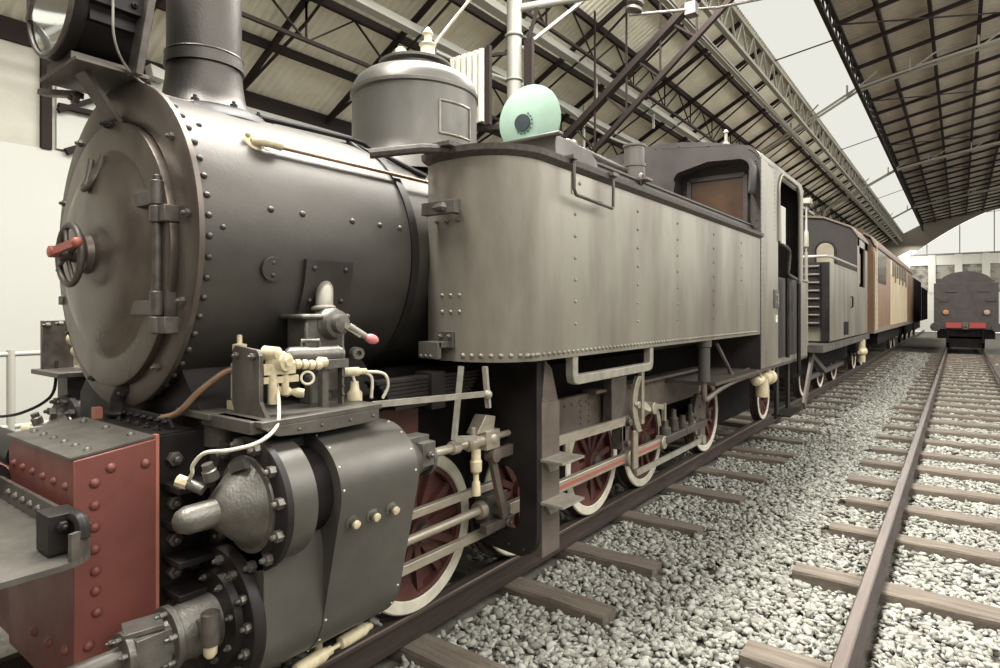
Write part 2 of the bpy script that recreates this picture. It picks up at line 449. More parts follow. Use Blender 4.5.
# lattice girders along the skylight
def lattice(x, zt, dep, mname, label):
    m = MB(); y = Y0
    m.box(x - .06, x + .06, Y0, Y1, zt - .08, zt + .02); m.box(x - .06, x + .06, Y0, Y1, zt - dep, zt - dep + .09)
    k = 0
    while y < Y1 - 1:
        m.bar((x, y, zt - dep + .05), (x, y + .55, zt - .04), .05, .05, (1, 0, 0)); m.bar((x, y + .55, zt - .04), (x, y + 1.1, zt - dep + .05), .05, .05, (1, 0, 0))
        y += 1.1
    trim(m, mname, label)
lattice(-4.6, roofz(-4.6) + .1, .85, 'lighttruss', 'pale lattice girder along the left edge of the skylight')
lattice(-4.95, roofz(-4.95) - .75, .12, 'lighttruss', 'pale lower rail beside the skylight girder')
lattice(-2.9, roofz(-2.9) + .1, .7, 'truss', 'brown lattice girder along the right edge of the skylight')
# main trusses crossing the hall
tr = MB()
def cz(x):  # lower chord, an arch
    return float(np.interp(x, [-10, -8.7, -6.7, -3.7, -1.2, 1.0, 5, 12], [5.8, 6.9, 8.4, 9.75, 10.25, 10.6, 11.3, 12.4]))
cx_ = np.linspace(-10, 12, 23)
for a, b in zip(cx_[:-1], cx_[1:]):
    for dy in (-.18, .18): tr.bar((a, dy, min(cz(a), roofz(a) - .4)), (b, dy, min(cz(b), roofz(b) - .4)), .07, .07)
for x in np.arange(-9, 5, 1.9):
    z0 = min(cz(x), roofz(x) - .4); tr.bar((x, 0, z0), (x, 0, roofz(x)), .06, .06); tr.bar((x, 0, z0), (x + .95, 0, roofz(x + .95)), .045, .045)
first = trim(tr, 'lighttruss', 'pale arched roof truss crossing the hall'); first.location.y = 25.6
for y in (41.7, 57.8):
    c = first.copy(); col.objects.link(c); nt_[0] += 1; c.name = 'trim_%d' % nt_[0]; c.location.y = y
m = MB()
m.bar((-9.0, 12, 4.35), (-3.9, 12, 8.25), .2, .13); m.bar((-8.4, 12, 3.75), (-3.4, 12, 7.9), .1, .1)
for t in np.linspace(.1, 1, 7):
    x = -8.4 + 5 * t; m.bar((x, 12, 3.75 + 4.15 * t), (x - .5, 12, 4.35 + 3.9 * (x - .5 + 9) / 5.1), .04, .04)
    if t > .35: m.bar((x, 12, 3.75 + 4.15 * t), (x, 12, roofz(x)), .035, .035)
trim(m, 'truss', 'heavy dark strut climbing to the skylight girder')
# sky ties
for y in (20, 33, 49):
    m = MB(); m.bar((-4.5, y, 9.5), (-2.95, y + 1.2, 10.2), .035, .035); trim(m, 'truss', 'thin tie rod across the skylight')
# conduits
for x, wd in ((-7.17, .22), (-8.2, .2)):
    m = MB(); z = roofz(x) - .25; m.box(x - wd / 2, x + wd / 2, 3 if wd > .21 else 5, Y1 - 4, z - .14, z)
    trim(m, 'conduit', 'pale cable trunking hung under the left roof slope')
m = MB(); m.tube([(-7.9, y, roofz(-7.9) - .75 - .12 * math.sin(y * .9)) for y in np.arange(8.5, 40, .7)], .035, 8)
trim(m, 'conduit', 'pale sagging cable along the left roof slope')
m = MB(); m.box(-7.2, -7.14, 17, 17.06, 7.2, 8.0); m.box(-8.1, -8.05, 14.5, 14.55, 6.2, 7.4); m.box(-7.2, -7.15, 13.5, 13.55, 6.9, 7.9)
trim(m, 'conduit', 'pale hangers of the cable trunking')

# ================================================================== tracks
def rail_mesh():
    m = MB()
    m.prism([(-.06, -.15), (.06, -.15), (.06, -.138), (.012, -.125), (.010, -.042), (.036, -.032), (.036, -.006), (.028, 0), (-.028, 0), (-.036, -.006), (-.036, -.032), (-.010, -.042), (-.012, -.125), (-.06, -.138)], 'y', -6, 72)
    return m
first = None
for x, lb in ((-2.755, 'near rail under the black tank engine, closest to the gravel'), (-4.19, 'rail under the far side of the black tank engine'),
              (-.515, 'left rail of the open track running towards the dark tender'), (.92, 'right rail of the open track, at the right edge near the dark tender')):
    if first is None:
        o = first = rail_mesh().build('rail', 'rail', smooth=False)
        hd = MB().prism([(-.0365, -.024), (-.0365, -.006), (-.028, .001), (.028, .001), (.0365, -.006), (.0365, -.024), (.03, -.02), (-.03, -.02)], 'y', -6, 72).build('rail_head', 'railtop', smooth=False, label='worn head of the rail'); hd.parent = o
    else: o = dup(first)
    o.location = (x, 0, 0); tag(o, 'rusty steel ' + lb, 'rail', 'steel rails')
m = MB()
m.prism([(.045, -.15), (.10, -.15), (.10, -.05), (.07, -.03), (.045, -.03)], 'y', -6, 14)
o = m.build('check_rail', 'rail', smooth=False); o.location = (-2.90, 0, 0)
tag(o, 'dark inner check rail beside the near rail under the engine', 'rail')

def sleeper_mesh(seed, L0, L1):
    rr = random.Random(seed); m = MB(); n = 14
    a = rr.uniform(-.012, .012); w0 = .115 + rr.uniform(-.012, .015)
    vs = []
    for i in range(n + 1):
        x = L0 + (L1 - L0) * i / n
        j = .006
        for (yy, zz) in ((-w0, -.19), (-w0 + .008, -.015), (-w0 + .02, 0), (w0 - .02, 0), (w0 - .008, -.015), (w0, -.19)):
            vs.append((x, yy + a * i / n + rr.uniform(-j, j), zz + rr.uniform(-j, j) * (zz > -.1)))
    fs = [(i * 6 + k, i * 6 + (k + 1) % 6, (i + 1) * 6 + (k + 1) % 6, (i + 1) * 6 + k) for i in range(n) for k in range(6)]
    fs += [(5, 4, 3, 2, 1, 0), tuple(n * 6 + k for k in range(6))]
    m.add(vs, fs)
    return m
ORD = ['nearest', 'second', 'third', 'fourth', 'fifth', 'sixth', 'seventh', 'eighth', 'ninth', 'tenth', 'eleventh', 'twelfth']
SLEEPERS = []
def sleepers(ys, xl, xr, where, far, grp):
    protos = []
    for i, y in enumerate(ys):
        if i < 4:
            o = sleeper_mesh(i * 13 + int(xl * 10), xl, xr).build('railway_sleeper', 'sleeper', smooth=False); protos.append(o)
        else:
            o = protos[i % 4].copy(); col.objects.link(o)
        rot = random.uniform(-.025, .03); dx = random.uniform(-.07, .07)
        o.location = (dx, y, -.152); o.rotation_euler = (0, 0, rot)
        if i < 12: lb = '%s wooden sleeper %s, counted from the camera' % (ORD[i].capitalize() if i else 'Nearest', where)
        else: lb = far
        tag(o, lb, 'sleeper', grp)
        SLEEPERS.append((xl, xr, y, rot))
sleepers([1.7, 2.72, 3.74, 4.72, 5.76, 6.9, 7.95, 9.02, 9.48, 10.5, 11.5, 12.5] + [13.5 + .98 * k for k in range(24)], -4.85, -1.93,
         'jutting from under the engine', 'wooden sleeper end far along beside the standing train', 'sleepers of the train track')
sleepers([3.88, 5.32, 6.58, 7.62, 8.62, 9.66, 10.66, 11.75, 12.85, 13.9, 14.85, 15.5] + [16.5 + .98 * k for k in range(20)], -1.05, 1.5,
         'of the open track on the right', 'wooden sleeper of the open track far off near the dark tender', 'sleepers of the open track')

# ballast: crushed stones
def ballast():
    t = (1 + 5 ** .5) / 2
    bv = np.array([(-1, t, 0), (1, t, 0), (-1, -t, 0), (1, -t, 0), (0, -1, t), (0, 1, t), (0, -1, -t), (0, 1, -t), (t, 0, -1), (t, 0, 1), (-t, 0, -1), (-t, 0, 1)], float)
    bv /= np.linalg.norm(bv[0])
    bf = np.array([(0, 11, 5), (0, 5, 1), (0, 1, 7), (0, 7, 10), (0, 10, 11), (1, 5, 9), (5, 11, 4), (11, 10, 2), (10, 7, 6), (7, 1, 8), (3, 9, 4), (3, 4, 2), (3, 2, 6), (3, 6, 8), (3, 8, 9), (4, 9, 5), (2, 4, 11), (6, 2, 10), (8, 6, 7), (9, 8, 1)])
    pts = []
    def scatter(x0, x1, y0, y1, dens, s0, s1, lift=0.):
        n = int((x1 - x0) * (y1 - y0) * dens)
        P = np.stack([rng.uniform(x0, x1, n), rng.uniform(y0, y1, n), rng.uniform(s0, s1, n), rng.uniform(-.012, .02, n) + lift], 1)
        d = -P[:, 0] * .6 + P[:, 1] * .8
        u = 500 + 613 * (P[:, 0] * .8 + P[:, 1] * .6) / np.maximum(d, .1); v = 310 + 613 * 2.05 / np.maximum(d, .1)
        ok = (d > .5) & (u > -80) & (u < 1150) & (v < 830)
        pts.append(P[ok])
    scatter(-2.68, 1.9, 1.5, 6, 1250, .014, .030)
    scatter(-2.68, 2.4, 6, 11, 900, .014, .030)
    scatter(-2.68, 3.4, 11, 20, 480, .018, .036)
    scatter(-2.4, 4.5, 20, 36, 170, .028, .05)
    scatter(-4.1, -2.98, 2, 11, 150, .022, .04, -.01)
    P = np.concatenate(pts)
    keep = np.ones(len(P), bool)
    for xl, xr, y, rot in SLEEPERS:
        xm = (xl + xr) * 0
        yy = y + rot * (P[:, 0] - xm)
        keep &= ~((P[:, 0] > xl - .03) & (P[:, 0] < xr + .05) & (np.abs(P[:, 1] - yy) < .135))
    for x in (-2.755, -4.19, -.515, .92): keep &= np.abs(P[:, 0] - x) > .09
    P = P[keep]; n = len(P)
    S = P[:, 2:3, None] * rng.uniform(.5, 1.4, (n, 1, 3)) * np.array([1.35, 1.0, .68])
    V = bv[None] * (1 + rng.uniform(-.5, .42, (n, 12, 1))) * S
    a = rng.uniform(0, 2 * PI, n); b = rng.uniform(-.6, .6, n)
    ca, sa, cb, sb = np.cos(a), np.sin(a), np.cos(b), np.sin(b)
    R = np.zeros((n, 3, 3)); R[:, 0, 0] = ca * cb; R[:, 0, 1] = -sa; R[:, 0, 2] = ca * sb; R[:, 1, 0] = sa * cb; R[:, 1, 1] = ca; R[:, 1, 2] = sa * sb; R[:, 2, 0] = -sb; R[:, 2, 2] = cb
    V = np.einsum('nij,nkj->nki', R, V)
    V[:, :, 0] += P[:, 0:1]; V[:, :, 1] += P[:, 1:2]; V[:, :, 2] += (P[:, 3:4] - .208 - .022 * np.clip((P[:, 0:1] + 1.6) / .5, 0, 1))
    F = (bf[None] + (np.arange(n) * 12)[:, None, None]).reshape(-1, 3)
    me = bpy.data.meshes.new('track_ballast')
    me.vertices.add(n * 12); me.vertices.foreach_set('co', V.reshape(-1))
    me.loops.add(len(F) * 3); me.loops.foreach_set('vertex_index', F.reshape(-1).astype(np.int32))
    me.polygons.add(len(F)); me.polygons.foreach_set('loop_start', np.arange(0, len(F) * 3, 3, dtype=np.int32))
    me.update(calc_edges=True); me.validate()
    me.materials.append(M['stone'])
    o = bpy.data.objects.new('track_ballast', me); col.objects.link(o)
    tag(o, 'loose pale crushed stone ballast between and around the tracks', 'gravel', kind='stuff')
ballast()

# ================================================================== the near tank engine
XC = -3.47; ZB = 2.22
eng = thing('steam_locomotive', 'large black tank engine in the foreground with round smokebox door and red buffer beam', 'locomotive', (XC, 5.5, 0))
Yd = (0, 1, 0)
# --- smokebox and boiler
m = MB(); m.lathe((XC, 1.36, ZB), Yd, [(0, .80), (1.33, .80)], 72)
for i in range(54):
    a = 2 * PI * i / 54
    m.rivet((XC + .80 * math.cos(a), 1.405, ZB + .80 * math.sin(a)), (math.cos(a), 0, math.sin(a)), .017)
for i in (3, 9):
    a = 2 * PI * (i + .5) / 54 - .35
    m.rivet((XC + .80 * math.cos(a), 1.47, ZB + .80 * math.sin(a)), (math.cos(a), 0, math.sin(a)), .014)
for y in (1.72, 1.9, 2.22, 2.42, 2.58):
    for z in (2.38,):
        x = XC + math.sqrt(.64 - (z - ZB) ** 2); m.rivet((x, y, z), (x - XC, 0, z - ZB), .018)
smoke = m.build('smokebox', 'boiler', eng)
m = MB(); m.lathe((XC, 1.35, ZB), Yd, [(.02, .60), (-.01, .64), (-.01, .81), (-.002, .828), (.022, .828), (.024, .79)], 80, False)
m.lathe((XC, 1.38, ZB), Yd, [(0, .62), (.02, .0)], 60, False)
ring = m.build('smokebox_front_ring', 'ring', eng)
for i in range(12):
    a = 2 * PI * i / 12 + .13
    if math.sin(a) < .85:
        m = MB(); m.bolt((XC + .755 * math.cos(a), 1.342, ZB + .755 * math.sin(a)), (0, -1, 0), .020, .026); m.build('ring_bolt', 'bolt', ring)
ZD = 2.17
m = MB(); m.lathe((XC - .01, 1.33, ZD), (0, -1, 0), [(-.03, .665), (.0, .672), (.025, .668), (.030, .655), (.032, .535), (.036, .52), (.055, .49), (.085, .43), (.108, .34), (.118, .2), (.12, .0)], 72, False)
door = m.build('smokebox_door', 'door', eng)
m = MB(); m.lathe((XC - .01, 1.235, ZD), (0, -1, 0), [(-.03, .13), (.02, .125), (.025, .10), (.055, .095), (.06, .05), (.10, .045)], 32)
m.build('door_boss', 'ring', door)
m = MB(); hy = 1.135
m.torus((XC - .01, hy, ZD - .01), (0, 1, 0), .145, .016, 40, 10)
for k in range(4):
    a = k * PI / 2 + .35; m.tube([(XC - .01 + .03 * math.cos(a), hy - .01, ZD - .01 + .03 * math.sin(a)), (XC - .01 + .14 * math.cos(a), hy, ZD - .01 + .14 * math.sin(a))], .011, 8)
m.lathe((XC - .01, hy - .05, ZD - .01), Yd, [(0, .02), (.005, .035), (.12, .035)], 20)
m.build('handwheel', 'iron', door)
m = MB(); m.lathe((XC - .01, hy - .09, ZD), Yd, [(0, .02), (.004, .028), (.05, .028)], 16)
m.bar((XC - .02, hy - .07, ZD), (XC + .2, hy - .04, ZD + .035), .022, .036); m.ball((XC + .2, hy - .04, ZD + .035), .024)
m.build('clamp_lever', 'redlever', door, label='faded red clamp lever')
m = MB()
m.cyl((XC + .57, 1.285, 1.78), (XC + .57, 1.285, 2.50), .020, n=16); m.box(XC + .60, XC + .63, 1.30, 1.345, 1.86, 2.36)
for z in (2.40, 1.90):
    m.box(XC + .27, XC + .56, 1.262, 1.284, z - .034, z + .034)
    m.cyl((XC + .57, 1.285, z - .035), (XC + .57, 1.285, z + .075), .03, n=16)
    m.box(XC + .55, XC + .66, 1.275, 1.345, z - .115, z - .04); m.cyl((XC + .57, 1.285, z - .115), (XC + .57, 1.285, z - .04), .032, n=16)
m.build('door_hinge', 'iron', door, bevel=.004)
m = MB(); m.tube([(XC - .085, 1.255, 2.66), (XC - .085, 1.24, 2.56), (XC - .07, 1.215, 2.51), (XC - .02, 1.2, 2.49), (XC + .03, 1.215, 2.52), (XC + .045, 1.24, 2.58), (XC + .06, 1.255, 2.66)], .014, 8, True)
m.build('door_hook', 'iron', door)
m = MB()
for i in range(2):
    m.box(XC - .66 - i * .0, XC - .60, 1.29, 1.33, ZD + .12 - i * .37, ZD + .17 - i * .37)
m.build('door_dog', 'iron', door, bevel=.005)
m = MB(); m.lathe((XC, 2.69, ZB), Yd, [(0, .78), (5.6, .78)], 72)
m.build('boiler_barrel', 'boiler', eng)
m = MB(); m.lathe((XC, 2.66, ZB), Yd, [(0, .79), (0, .812), (.06, .812), (.06, .77)], 72, False)
m.lathe((XC, 2.2, ZB), Yd, [(0, .79), (0, .806), (.012, .806), (.012, .79)], 72, False, PI * .05, PI * .47)
m.build('boiler_band', 'black', eng)
# chimney
CY = 1.80
m = MB(); m.lathe((XC, CY, 2.90), (0, 0, 1), [(0, .34), (.08, .29), (.13, .247), (.19, .219), (.27, .206), (.37, .197), (1.5, .194), (1.52, .24), (1.62, .25), (1.66, .2)], 56)
ch = m.build('chimney', 'chimney', eng)
m = MB()
for z in (3.285, 3.33): m.torus((XC, CY, z), (0, 0, 1), .20, .010, 48, 8)
m.lathe((XC, CY, 3.26), (0, 0, 1), [(0, .2), (0, .212), (.065, .207), (.065, .19)], 48, False)
m.build('chimney_band', 'chimney', ch)
m = MB(); m.lathe((XC, CY, 2.92), (0, 0, 1), [(.0, .40), (.055, .335), (.07, .33), (.07, .2)], 48, False)
for i in range(10):
    a = 2 * PI * i / 10; m.bolt((XC + .31 * math.cos(a), CY + .31 * math.sin(a), 2.985), (0, 0, 1), .02, .03)
m.build('chimney_saddle', 'black', ch)
# headlamp
LX, LZ = XC - .01, 3.41
m = MB(); m.lathe((LX, 1.06, LZ), Yd, [(0, .285), (0, .305), (.03, .312), (.06, .30), (.06, .285), (.33, .285), (.36, .24), (.36, 0)], 56, False)
lamp = m.build('headlamp', 'black', eng)
m = MB(); m.lathe((LX, 1.065, LZ), Yd, [(0, .286), (.12, .2), (.16, .08), (.165, 0)], 40, False)
m.build('lamp_reflector', 'lampglass', lamp)
m = MB(); m.tube([(LX - .3, 1.05, LZ - .05), (LX - .05, 1.0, LZ - .04), (LX + .3, 1.05, LZ + .03)], .012, 8)
m.torus((LX, 1.055, LZ), Yd, .298, .012, 44, 8)
m.build('lamp_rim', 'iron', lamp)
m = MB(); m.box(LX - .02, LX + .26, 1.13, 1.33, LZ - .17, LZ - .12); m.box(LX + .20, LX + .31, 1.12, 1.36, LZ - .1, LZ + .14)
for y in (1.16, 1.3):
    for z in (LZ - .06, LZ + .08): m.bolt((LX + .31, y, z), (1, 0, 0), .016, .02)
m.build('lamp_side_case', 'black', lamp, bevel=.006)
m = MB(); m.box(LX - .24, LX + .24, 1.08, 1.40, 3.04, 3.06); m.box(LX - .2, LX + .12, 1.1, 1.36, 3.06, 3.12)
m.bar((LX - .34, 1.12, 3.02), (LX - .12, 1.22, 2.99), .05, .03); m.bolt((LX - .1, 1.2, 2.96), (0, -1, 0), .03, .03)
m.bar((LX + .27, 1.32, 3.03), (LX + .38, 1.42, 3.95), .10, .035, (0, 1, 0))
m.build('lamp_bracket', 'iron', lamp, bevel=.003)
m = MB(); m.bar((-3.41, 1.16, 3.05), (-3.44, 1.325, 2.84), .115, .025, (0, 1, .8)); m.build('bracket_plank', 'brownframe', lamp, bevel=.003)
m = MB(); m.box(-3.49, -3.39, 1.30, 1.36, 2.79, 2.865); m.bolt((-3.46, 1.30, 2.83), (0, -1, 0), .02, .03); m.bolt((-3.42, 1.30, 2.825), (0, -1, 0), .018, .03); m.build('bracket_clamp', 'black', lamp, bevel=.004)
m = MB(); m.tube([(-3.15, 1.19, 3.7), (-3.15, 1.2, 3.35), (-3.16, 1.21, 3.16), (-3.22, 1.29, 3.06), (-3.2, 1.4, 2.98), (-3.19, 1.52, 2.965), (-3.2, 1.6, 2.98)], .006, 8, True)
m.build('lamp_cable', 'greybar', lamp)
# dome
DY = 3.50
m = MB(); m.lathe((XC, DY, 2.9), (0, 0, 1), [(0, .58), (.09, .54), (.16, .51), (.24, .49), (.64, .49), (.65, .504), (.675, .504), (.68, .494), (.73, .484), (.78, .455), (.815, .41), (.84, .34), (.85, .27), (.85, .0)], 64)
dome = m.build('steam_dome', 'dome', eng)
m = MB(); m.lathe((XC, DY, 3.74), (0, 0, 1), [(0, .25), (.06, .25), (.075, .285), (.095, .285), (.105, .26), (.105, 0)], 56)
m.build('dome_cap', 'dome', dome)
m = MB()
m.lathe((XC + .08, DY + .06, 3.84), (0, 0, 1), [(0, .085), (.06, .085), (.08, .06), (.14, .055), (.16, .07), (.19, .03), (.24, .03), (.25, .045), (.3, .01)], 20)
m.lathe((XC - .09, DY - .07, 3.84), (0, 0, 1), [(0, .035), (.05, .035), (.06, .045), (.12, .045), (.14, .02)], 16)
m.build('safety_valve', 'whitecream', dome, label='cream safety valves on the dome top')
m = MB(); m.tube([(XC + .02, DY + .03, 3.85), (XC + .14, DY + .14, 4.08), (XC + .42, DY + .42, 4.60), (XC + .6, DY + .6, 4.95)], .012, 8)
m.build('blow_off_rod', 'whitecream', dome)
m = MB(); an = math.radians(-24)
pl = [(XC + .494 * math.cos(an + t), DY + .494 * math.sin(an + t)) for t in np.linspace(0, .62, 9)]
for z in (3.18, 3.42): m.tube([(x, y, z) for x, y in pl], .008, 6)
for x, y in (pl[0], pl[-1]): m.tube([(x, y, 3.18), (x, y, 3.42)], .008, 6)
m.build('dome_plate_frame', 'greybar', dome)
# handrail along the boiler
m = MB(); m.tube([(-2.82, 1.84, 2.735), (-2.82, 4.0, 2.735)], .011, 10)
hr = m.build('boiler_handrail', 'copper', eng)
m = MB(); m.lathe((-2.90, 1.80, 2.70), (.8, 0, .5), [(-.03, .05), (.0, .05), (.02, .03), (.06, .025)], 16)
m.tube([(-2.86, 1.76, 2.72), (-2.83, 1.73, 2.735), (-2.81, 1.78, 2.74), (-2.81, 1.86, 2.738)], .024, 10, True); m.torus((-2.86, 1.73, 2.735), (1, 0, .5), .036, .018, 20, 8)
m.ball((-2.85, 1.70, 2.77), .016)
m.build('handrail_knob', 'cream', hr, label='cream handrail end fitting')
m = MB(); m.tube([(XC + .12, 2.02, 3.04), (XC + .30, 2.62, 3.00), (XC + .34, 2.76, 2.96), (XC + .55, 3.05, 2.80)], .016, 8, True); m.tube([(XC + .28, 2.6, 2.99), (XC + .62, 2.68, 2.74)], .014, 8)
m.cyl((XC - .25, 2.35, 2.95), (XC - .25, 2.35, 3.17), .05, n=16)
m.build('boiler_top_pipe', 'black', eng)
# smokebox side plate and outlet pipe
m = MB(); an = math.radians(-14)
ps = [(XC + .824 * math.cos(a), ZB + .824 * math.sin(a)) for a in np.linspace(math.radians(-26), math.radians(-5), 8)]
pin = [(XC + .79 * math.cos(a), ZB + .79 * math.sin(a)) for a in np.linspace(math.radians(-26), math.radians(-5), 8)]
m.prism(ps + pin[::-1], 'y', 1.90, 2.20)
for y in (1.95, 2.15):
    for a in (-8, -20): m.rivet((XC + .824 * math.cos(math.radians(a)), y, ZB + .824 * math.sin(math.radians(a))), (1, 0, math.sin(math.radians(a))), .016)
m.build('outlet_plate', 'chimney', eng)
m = MB(); m.tube([(-2.74, 2.05, 2.02), (-2.68, 2.03, 2.0), (-2.64, 2.0, 1.93), (-2.63, 1.99, 1.80)], .045, 14, True); m.torus((-2.635, 1.99, 1.9), (.1, 0, -1), .05, .012, 20, 8)
m.build('outlet_pipe', 'greybar', eng)
m = MB(); m.lathe((XC + .795, 1.72, 2.09), (1, 0, -.16), [(0, .06), (.01, .058), (.012, 0)], 20, False)
m.rivet((XC + .805, 1.72, 2.12), (1, 0, -.16), .014); m.rivet((XC + .80, 1.72, 2.06), (1, 0, -.16), .014)
m.build('washout_cover', 'boiler', eng)

# --- saddle, frames
m = MB()
m.prism([(XC - .72, .5), (XC + .72, .5), (XC + .72, 1.40), (XC + .5, 1.62), (XC - .5, 1.62), (XC - .72, 1.40)], 'y', 1.42, 2.5)
for y in np.arange(1.5, 2.45, .14):
    m.bolt((XC + .6, y, 1.53), (.6, 0, .7), .018, .02)
m.build('smokebox_saddle', 'black', eng, bevel=.01)
for sgn, nm in ((1, 0), (-1, 1)):
    m = MB(); x = XC + sgn * .62
    m.box(x - .02, x + .02, 1.5, 10.8, .5, 1.42); m.build('main_frame', 'soot', eng)
m = MB(); m.box(XC - .6, XC + .6, 2.5, 10.8, 1.0, 1.5); m.build('frame_stretcher', 'soot', eng)
m = MB(); m.lathe((XC, 5.6, 1.75), Yd, [(0, .55), (2.6, .55)], 24); m.build('firebox', 'soot', eng)
# --- buffer box
BX0, BX1, BY0, BY1 = -3.50, -2.72, .90, 1.205
m = MB()
m.prism([(BY0, .36), (BY1, .36), (BY1, 1.345), (BY0, 1.308)], 'x', BX0, BX1)
for y, z in ((.972, 1.21), (.972, 1.123), (.972, 1.037), (.972, .95), (.975, .864), (.975, .785), (.98, .70), (.95, .58), (1.03, 1.258), (1.16, 1.25)):
    m.rivet((BX1, y, z), (1, 0, 0), .022)
for x, z in ((-2.80, .56), (-2.98, .53), (-3.15, .52)): m.rivet((x, BY0, z), (0, -1, 0), .022)
for k in range(6):
    m.rivet((BX0 + .08 + .124 * k, BY0, 1.20), (0, -1, 0), .018); m.rivet((BX0 + .08 + .124 * k, BY0, 1.09), (0, -1, 0), .018)
beam = m.build('buffer_box', 'red', eng, bevel=.004, label='red riveted buffer box')
m = MB(); m.box(-4.5, BX0, BY0 + .02, BY1, .36, 1.0); m.build('lower_beam', 'red', eng, bevel=.004)
m = MB(); m.prism([(BY0 - .008, 1.311), (BY1, 1.348), (BY1, 1.356), (BY0 - .008, 1.32)], 'x', BX0 - .005, BX1 - .012)
for k in range(6): m.rivet((BX0 + .08 + .124 * k, .975, 1.328), (0, -.1, 1), .018)
for k in range(3): m.rivet((BX0 + .12 + .26 * k, 1.16, 1.352), (0, -.1, 1), .018)
m.build('box_top_plate', 'plate', beam)
m = MB(); m.box(BX1 - .03, BX1 + .004, BY1 - .006, BY1 + .008, .36, 1.362); m.build('box_edge_strip', 'rededge', beam)
m = MB(); m.box(BX0, BX0 + .045, BY1 + .03, BY1 + .065, 1.34, 1.40); m.build('box_edge_strip', 'rededge', beam)
# tray-shaped step plate in front of the box
m = MB()
m.prism([(-4.1, .865), (-2.48, .865)] + arc(-2.48, .745, .12, 90, 0, 8)[1:] + [(-2.36, .185), (-4.1, .185)], 'z', 1.03, 1.05)
m.rivet((-2.75, .60, 1.05), (0, 0, 1), .026); m.rivet((-3.2, .5, 1.05), (0, 0, 1), .024)
tray = m.build('front_step_plate', 'plate', eng)
m = MB(); path = [(-4.1, .865), (-2.48, .865)] + arc(-2.48, .745, .12, 90, 15, 6)[1:]
m.sweep(path[::-1], [(-.015, 1.035), (.0, 1.035), (.0, 1.142), (-.015, 1.142)])
for k in range(8): m.rivet((-3.30 + .092 * k, .848, 1.10), (0, -1, 0), .017)
m.build('step_plate_rim', 'iron', tray)
m = MB(); m.box(-2.58, -2.46, .74, .835, 1.055, 1.19); m.tube([(-2.46, .815, 1.175), (-2.41, .82, 1.165), (-2.395, .82, 1.11)], .024, 8, True); m.bolt((-2.46, .78, 1.15), (1, 0, 0), .02, .025)
m.build('step_plate_latch', 'black', tray, bevel=.005)
m = MB(); m.cyl((-3.61, .83, 1.13), (-3.47, .83, 1.13), .07, n=16); m.build('step_plate_hinge', 'black', tray)
# deck between box and smokebox
m = MB(); m.box(-3.5, -2.78, 1.21, 1.62, 1.325, 1.345); m.box(-2.80, -2.76, 1.235, 1.62, .45, 1.345); m.box(-3.5, -2.80, 1.3, 1.5, .5, 1.32)
m.build('front_deck', 'black', eng)
m = MB(); m.prism([(-3.40, 1.345), (-2.86, 1.345), (-2.86, 1.36), (-2.9, 1.40), (-3.40, 1.405)], 'y', 1.33, 1.345)
for k in range(7): m.bolt((-3.34 + .072 * k, 1.33, 1.378), (0, -1, 0), .013, .016)
for k in range(5): m.bolt((-3.3 + .1 * k, 1.285, 1.347), (0, 0, 1), .015, .016)
m.build('deck_angle', 'black', eng, bevel=.006)
for z in (1.13, .97, .82, .68, .55):
    m = MB(); m.box(-2.76, -2.60, 1.24, 1.40, z - .014, z + .014); m.build('frame_rib', 'black', eng, bevel=.003)
for y, z in ((1.29, 1.24), (1.29, 1.05), (1.29, .89), (1.29, .75), (1.29, .61), (1.5, 1.26), (1.5, 1.12)):
    m = MB(); m.bolt((-2.76, y, z), (1, 0, 0), .032, .04); m.build('frame_bolt', 'iron', eng)
m = MB(); m.tube([(-3.25, 1.40, 1.36), (-3.0, 1.345, 1.385), (-2.86, 1.36, 1.42), (-2.78, 1.42, 1.52), (-2.72, 1.50, 1.60), (-2.68, 1.55, 1.62)], .016, 10, True)
m.build('copper_pipe', 'copper', eng)
m = MB(); m.tube([(-3.42, 1.34, 1.35), (-3.42, 1.34, 1.44), (-3.38, 1.36, 1.49), (-3.28, 1.42, 1.50)], .05, 14, True); m.torus((-3.42, 1.34, 1.37), (0, 0, 1), .058, .016, 22, 8)
m.build('vent_elbow', 'black', eng)

